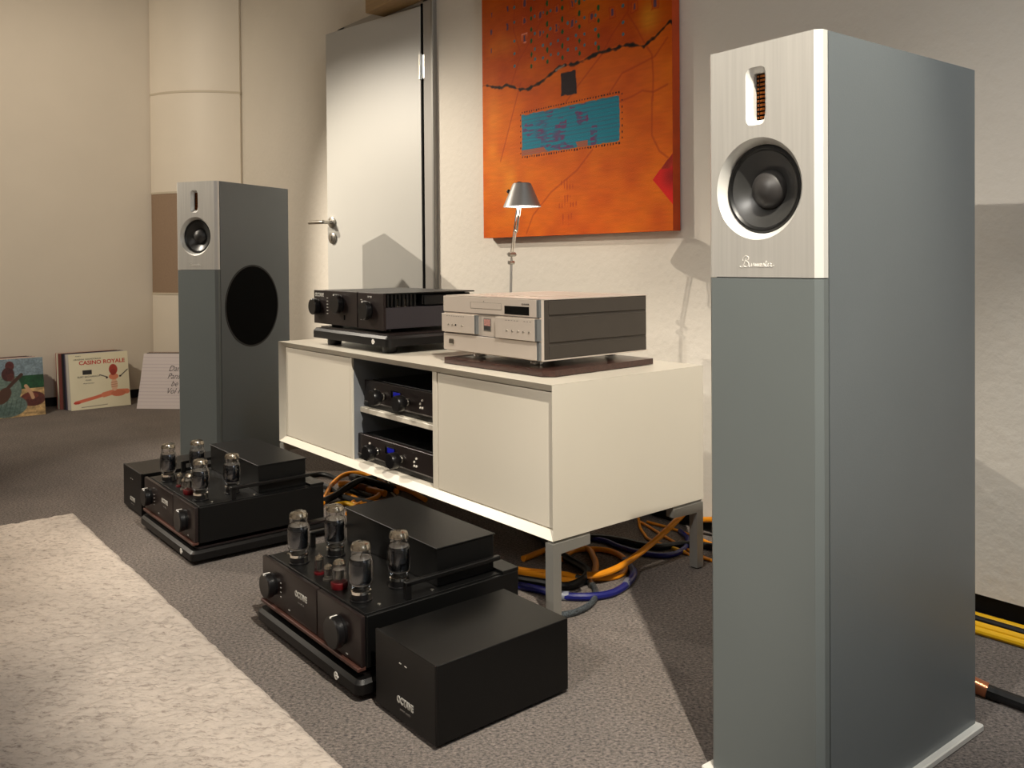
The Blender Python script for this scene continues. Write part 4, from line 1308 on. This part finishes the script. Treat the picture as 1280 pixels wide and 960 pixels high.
cable('power_cable', [(-1.66, 1.36), (-1.60, 1.385), (-1.573, 1.392), (-1.534, 1.398), (-1.487, 1.442), (-1.462, 1.501), (-1.475, 1.568), (-1.52, 1.648), (-1.60, 1.70)], .0095, M_blue,
      'thick blue cable curving past the front sideboard leg', ends=[(3, 4, .024, .0115, M_grey, 'grey_sleeve'), (6, 7, .03, .0105, M_grey, 'grey_sleeve')])
cable('power_cable', [(-1.85, 1.74), (-1.754, 1.777), (-1.685, 1.772), (-1.605, 1.783), (-1.553, 1.823), (-1.558, 1.898), (-1.605, 1.972), (-1.668, 2.013)], .0075, M_blue,
      'blue cable looping in shade near the rear sideboard leg')
cable('signal_cable', [(-1.46, 1.31), (-1.447, 1.338), (-1.441, 1.365), (-1.446, 1.405), (-1.463, 1.446), (-1.500, 1.49), (-1.55, 1.52), (-1.60, 1.52)], .0075, M_braid,
      'speckled grey braided cable on the carpet by the front sideboard leg', ends=[(6, 5, .02, .009, M_steel, 'collar')])
cable('signal_cable', [(-1.84, 2.02), (-1.78, 1.96), (-1.728, 1.92), (-1.682, 1.893), (-1.592, 1.884), (-1.506, 1.882), (-1.40, 1.90)], .0042, M_orange,
      'thin orange cable running past the rear sideboard leg', ends=[(4, 5, .05, .0065, M_yellow, 'yellow_plug')])
cable('signal_cable', [(-1.82, 2.0), (-1.77, 1.985), (-1.70, 1.958), (-1.62, 1.93), (-1.54, 1.903), (-1.42, 1.885), (-1.30, 1.88)], .0042, M_orange,
      'thin orange cable running below the blue loop to the rear leg')
cable('signal_cable', [(-1.80, 2.015), (-1.70, 2.02), (-1.60, 2.01), (-1.50, 1.99), (-1.40, 1.97), (-1.2, 1.96)], .0045, M_orange,
      'thin orange cable closest to the wall behind the rear sideboard leg')
cable('signal_cable', [(-1.62, 2.03, .05), (-1.50, 2.03, .075), (-1.42, 2.03, .075), (-1.30, 2.03, .06)], .008, M_orange,
      'orange cable lying along the wall between sideboard and near speaker')
for k, (y, lab) in enumerate(((2.046, 'yellow cable nearest the wall at the right edge'), (1.990, 'yellow cable in the middle of three at the right edge'), (1.965, 'yellow cable farthest from the wall at the right edge'))):
    cable('power_cable', [(-1.42, y - .04 + .01 * k), (-1.2, y - .02), (-1.0, y - .005), (-.833, y - .004), (-.737, y), (-.5, y + .006), (-.1, y - .01), (.4, y)], .0085 if k != 1 else .0095, M_yellow, lab, group='yellow cables along the right wall')
cable('power_cable', [(-1.3, 2.025), (-.9, 2.02), (-.6, 2.024), (.2, 2.02)], .009, M_cblack, 'black cable between the yellow cables along the right wall')
cable('speaker_cable', [(-.715, 1.590, .088), (-.722, 1.64, .060), (-.712, 1.685, .022), (-.672, 1.692, .014), (-.62, 1.692, .013), (-.56, 1.69, .013), (-.40, 1.68, .013), (-.1, 1.60, .013), (.3, 1.62, .013)], .0125, M_cblack,
      'thick black speaker cable with copper end behind the near speaker', ends=[(3, 2, .026, .0145, M_copper, 'copper_collar')])
# heap between the amplifiers
cable('power_cable', [(-2.62, 1.27), (-2.647, 1.297), (-2.692, 1.364), (-2.80, 1.45, .02), (-2.866, 1.541, .03), (-2.82, 1.60, .03), (-2.72, 1.62), (-2.6, 1.60)], .0085, M_orange,
      'orange cable arching in the heap beyond the near amplifier')
cable('power_cable', [(-2.79, 1.478, .02), (-2.755, 1.49, .025), (-2.725, 1.50, .022), (-2.69, 1.53, .012), (-2.6, 1.55)], .012, M_orange,
      'short bright orange cable end on top of the cable heap', ends=[(3, 2, .03, .015, M_brown, 'plug')])
cable('power_cable', [(-2.62, 1.29), (-2.64, 1.33), (-2.68, 1.36), (-2.72, 1.40), (-2.70, 1.44), (-2.62, 1.45), (-2.576, 1.41), (-2.54, 1.43), (-2.53, 1.50)], .008, M_orange,
      'orange cable snaking on the carpet right behind the far amplifier')
cable('power_cable', [(-2.48, 1.34), (-2.53, 1.39), (-2.565, 1.45), (-2.583, 1.50), (-2.62, 1.54), (-2.70, 1.575), (-2.62, 1.64), (-2.45, 1.62)], .0085, M_orange,
      'orange cable half in shade under the open middle bay')
cable('power_cable', [(-2.58, 1.32), (-2.60, 1.37), (-2.585, 1.40), (-2.50, 1.40), (-2.40, 1.42)], .0075, M_yellow,
      'yellow orange cable lying in front of the cable heap')
cable('speaker_cable', [(-2.95, 1.20, .05), (-3.00, 1.35, .02), (-3.018, 1.476), (-2.997, 1.519), (-2.912, 1.525), (-2.819, 1.509), (-2.721, 1.488), (-2.6, 1.5)], .009, M_cblack,
      'black cable arching over the carpet behind the far amplifier')
cable('speaker_cable', [(-2.99, 1.34), (-2.919, 1.418), (-2.827, 1.440), (-2.73, 1.43), (-2.646, 1.42), (-2.5, 1.46)], .0105, M_cblack,
      'black cable lying flat between far amplifier and cable heap')
cable('speaker_cable', [(-2.95, 1.75), (-2.934, 1.69), (-2.90, 1.61), (-2.85, 1.56, .02), (-2.76, 1.55, .03), (-2.62, 1.60)], .014, M_cblack,
      'thick black cable coming out under the left sideboard door')
cable('speaker_cable', [(-2.802, 1.70), (-2.75, 1.553, .03), (-2.70, 1.472, .035), (-2.67, 1.40, .02), (-2.656, 1.345), (-2.66, 1.28)], .012, M_cblack,
      'thick black cable crossing on top of the cable heap')
cable('signal_cable', [(-2.76, 1.66), (-2.70, 1.63), (-2.628, 1.593), (-2.556, 1.565), (-2.50, 1.50)], .0035, M_white,
      'thin white cable beneath the open middle bay')
cable('signal_cable', [(-1.62, 1.20, .085), (-1.60, 1.25, .10), (-1.63, 1.30, .08), (-1.68, 1.36, .03), (-1.75, 1.42)], .008, M_braid,
      'grey braided cable behind the near amplifier by the sideboard corner', ends=[(0, 1, .03, .010, M_steel, 'plug')])
cable('speaker_cable', [(-1.80, 1.25, .03), (-1.78, 1.32), (-1.70, 1.38), (-1.62, 1.42), (-1.56, 1.46), (-1.60, 1.56), (-1.75, 1.60), (-2.0, 1.7)], .011, M_cblack,
      'thick black cable on the carpet beneath the orange cables')
cable('speaker_cable', [(-2.2, 1.75), (-1.9, 1.70), (-1.75, 1.80), (-1.62, 1.84), (-1.58, 1.92), (-1.50, 1.97), (-1.3, 1.99)], .010, M_cblack,
      'thick black cable between the blue loop and the wall')
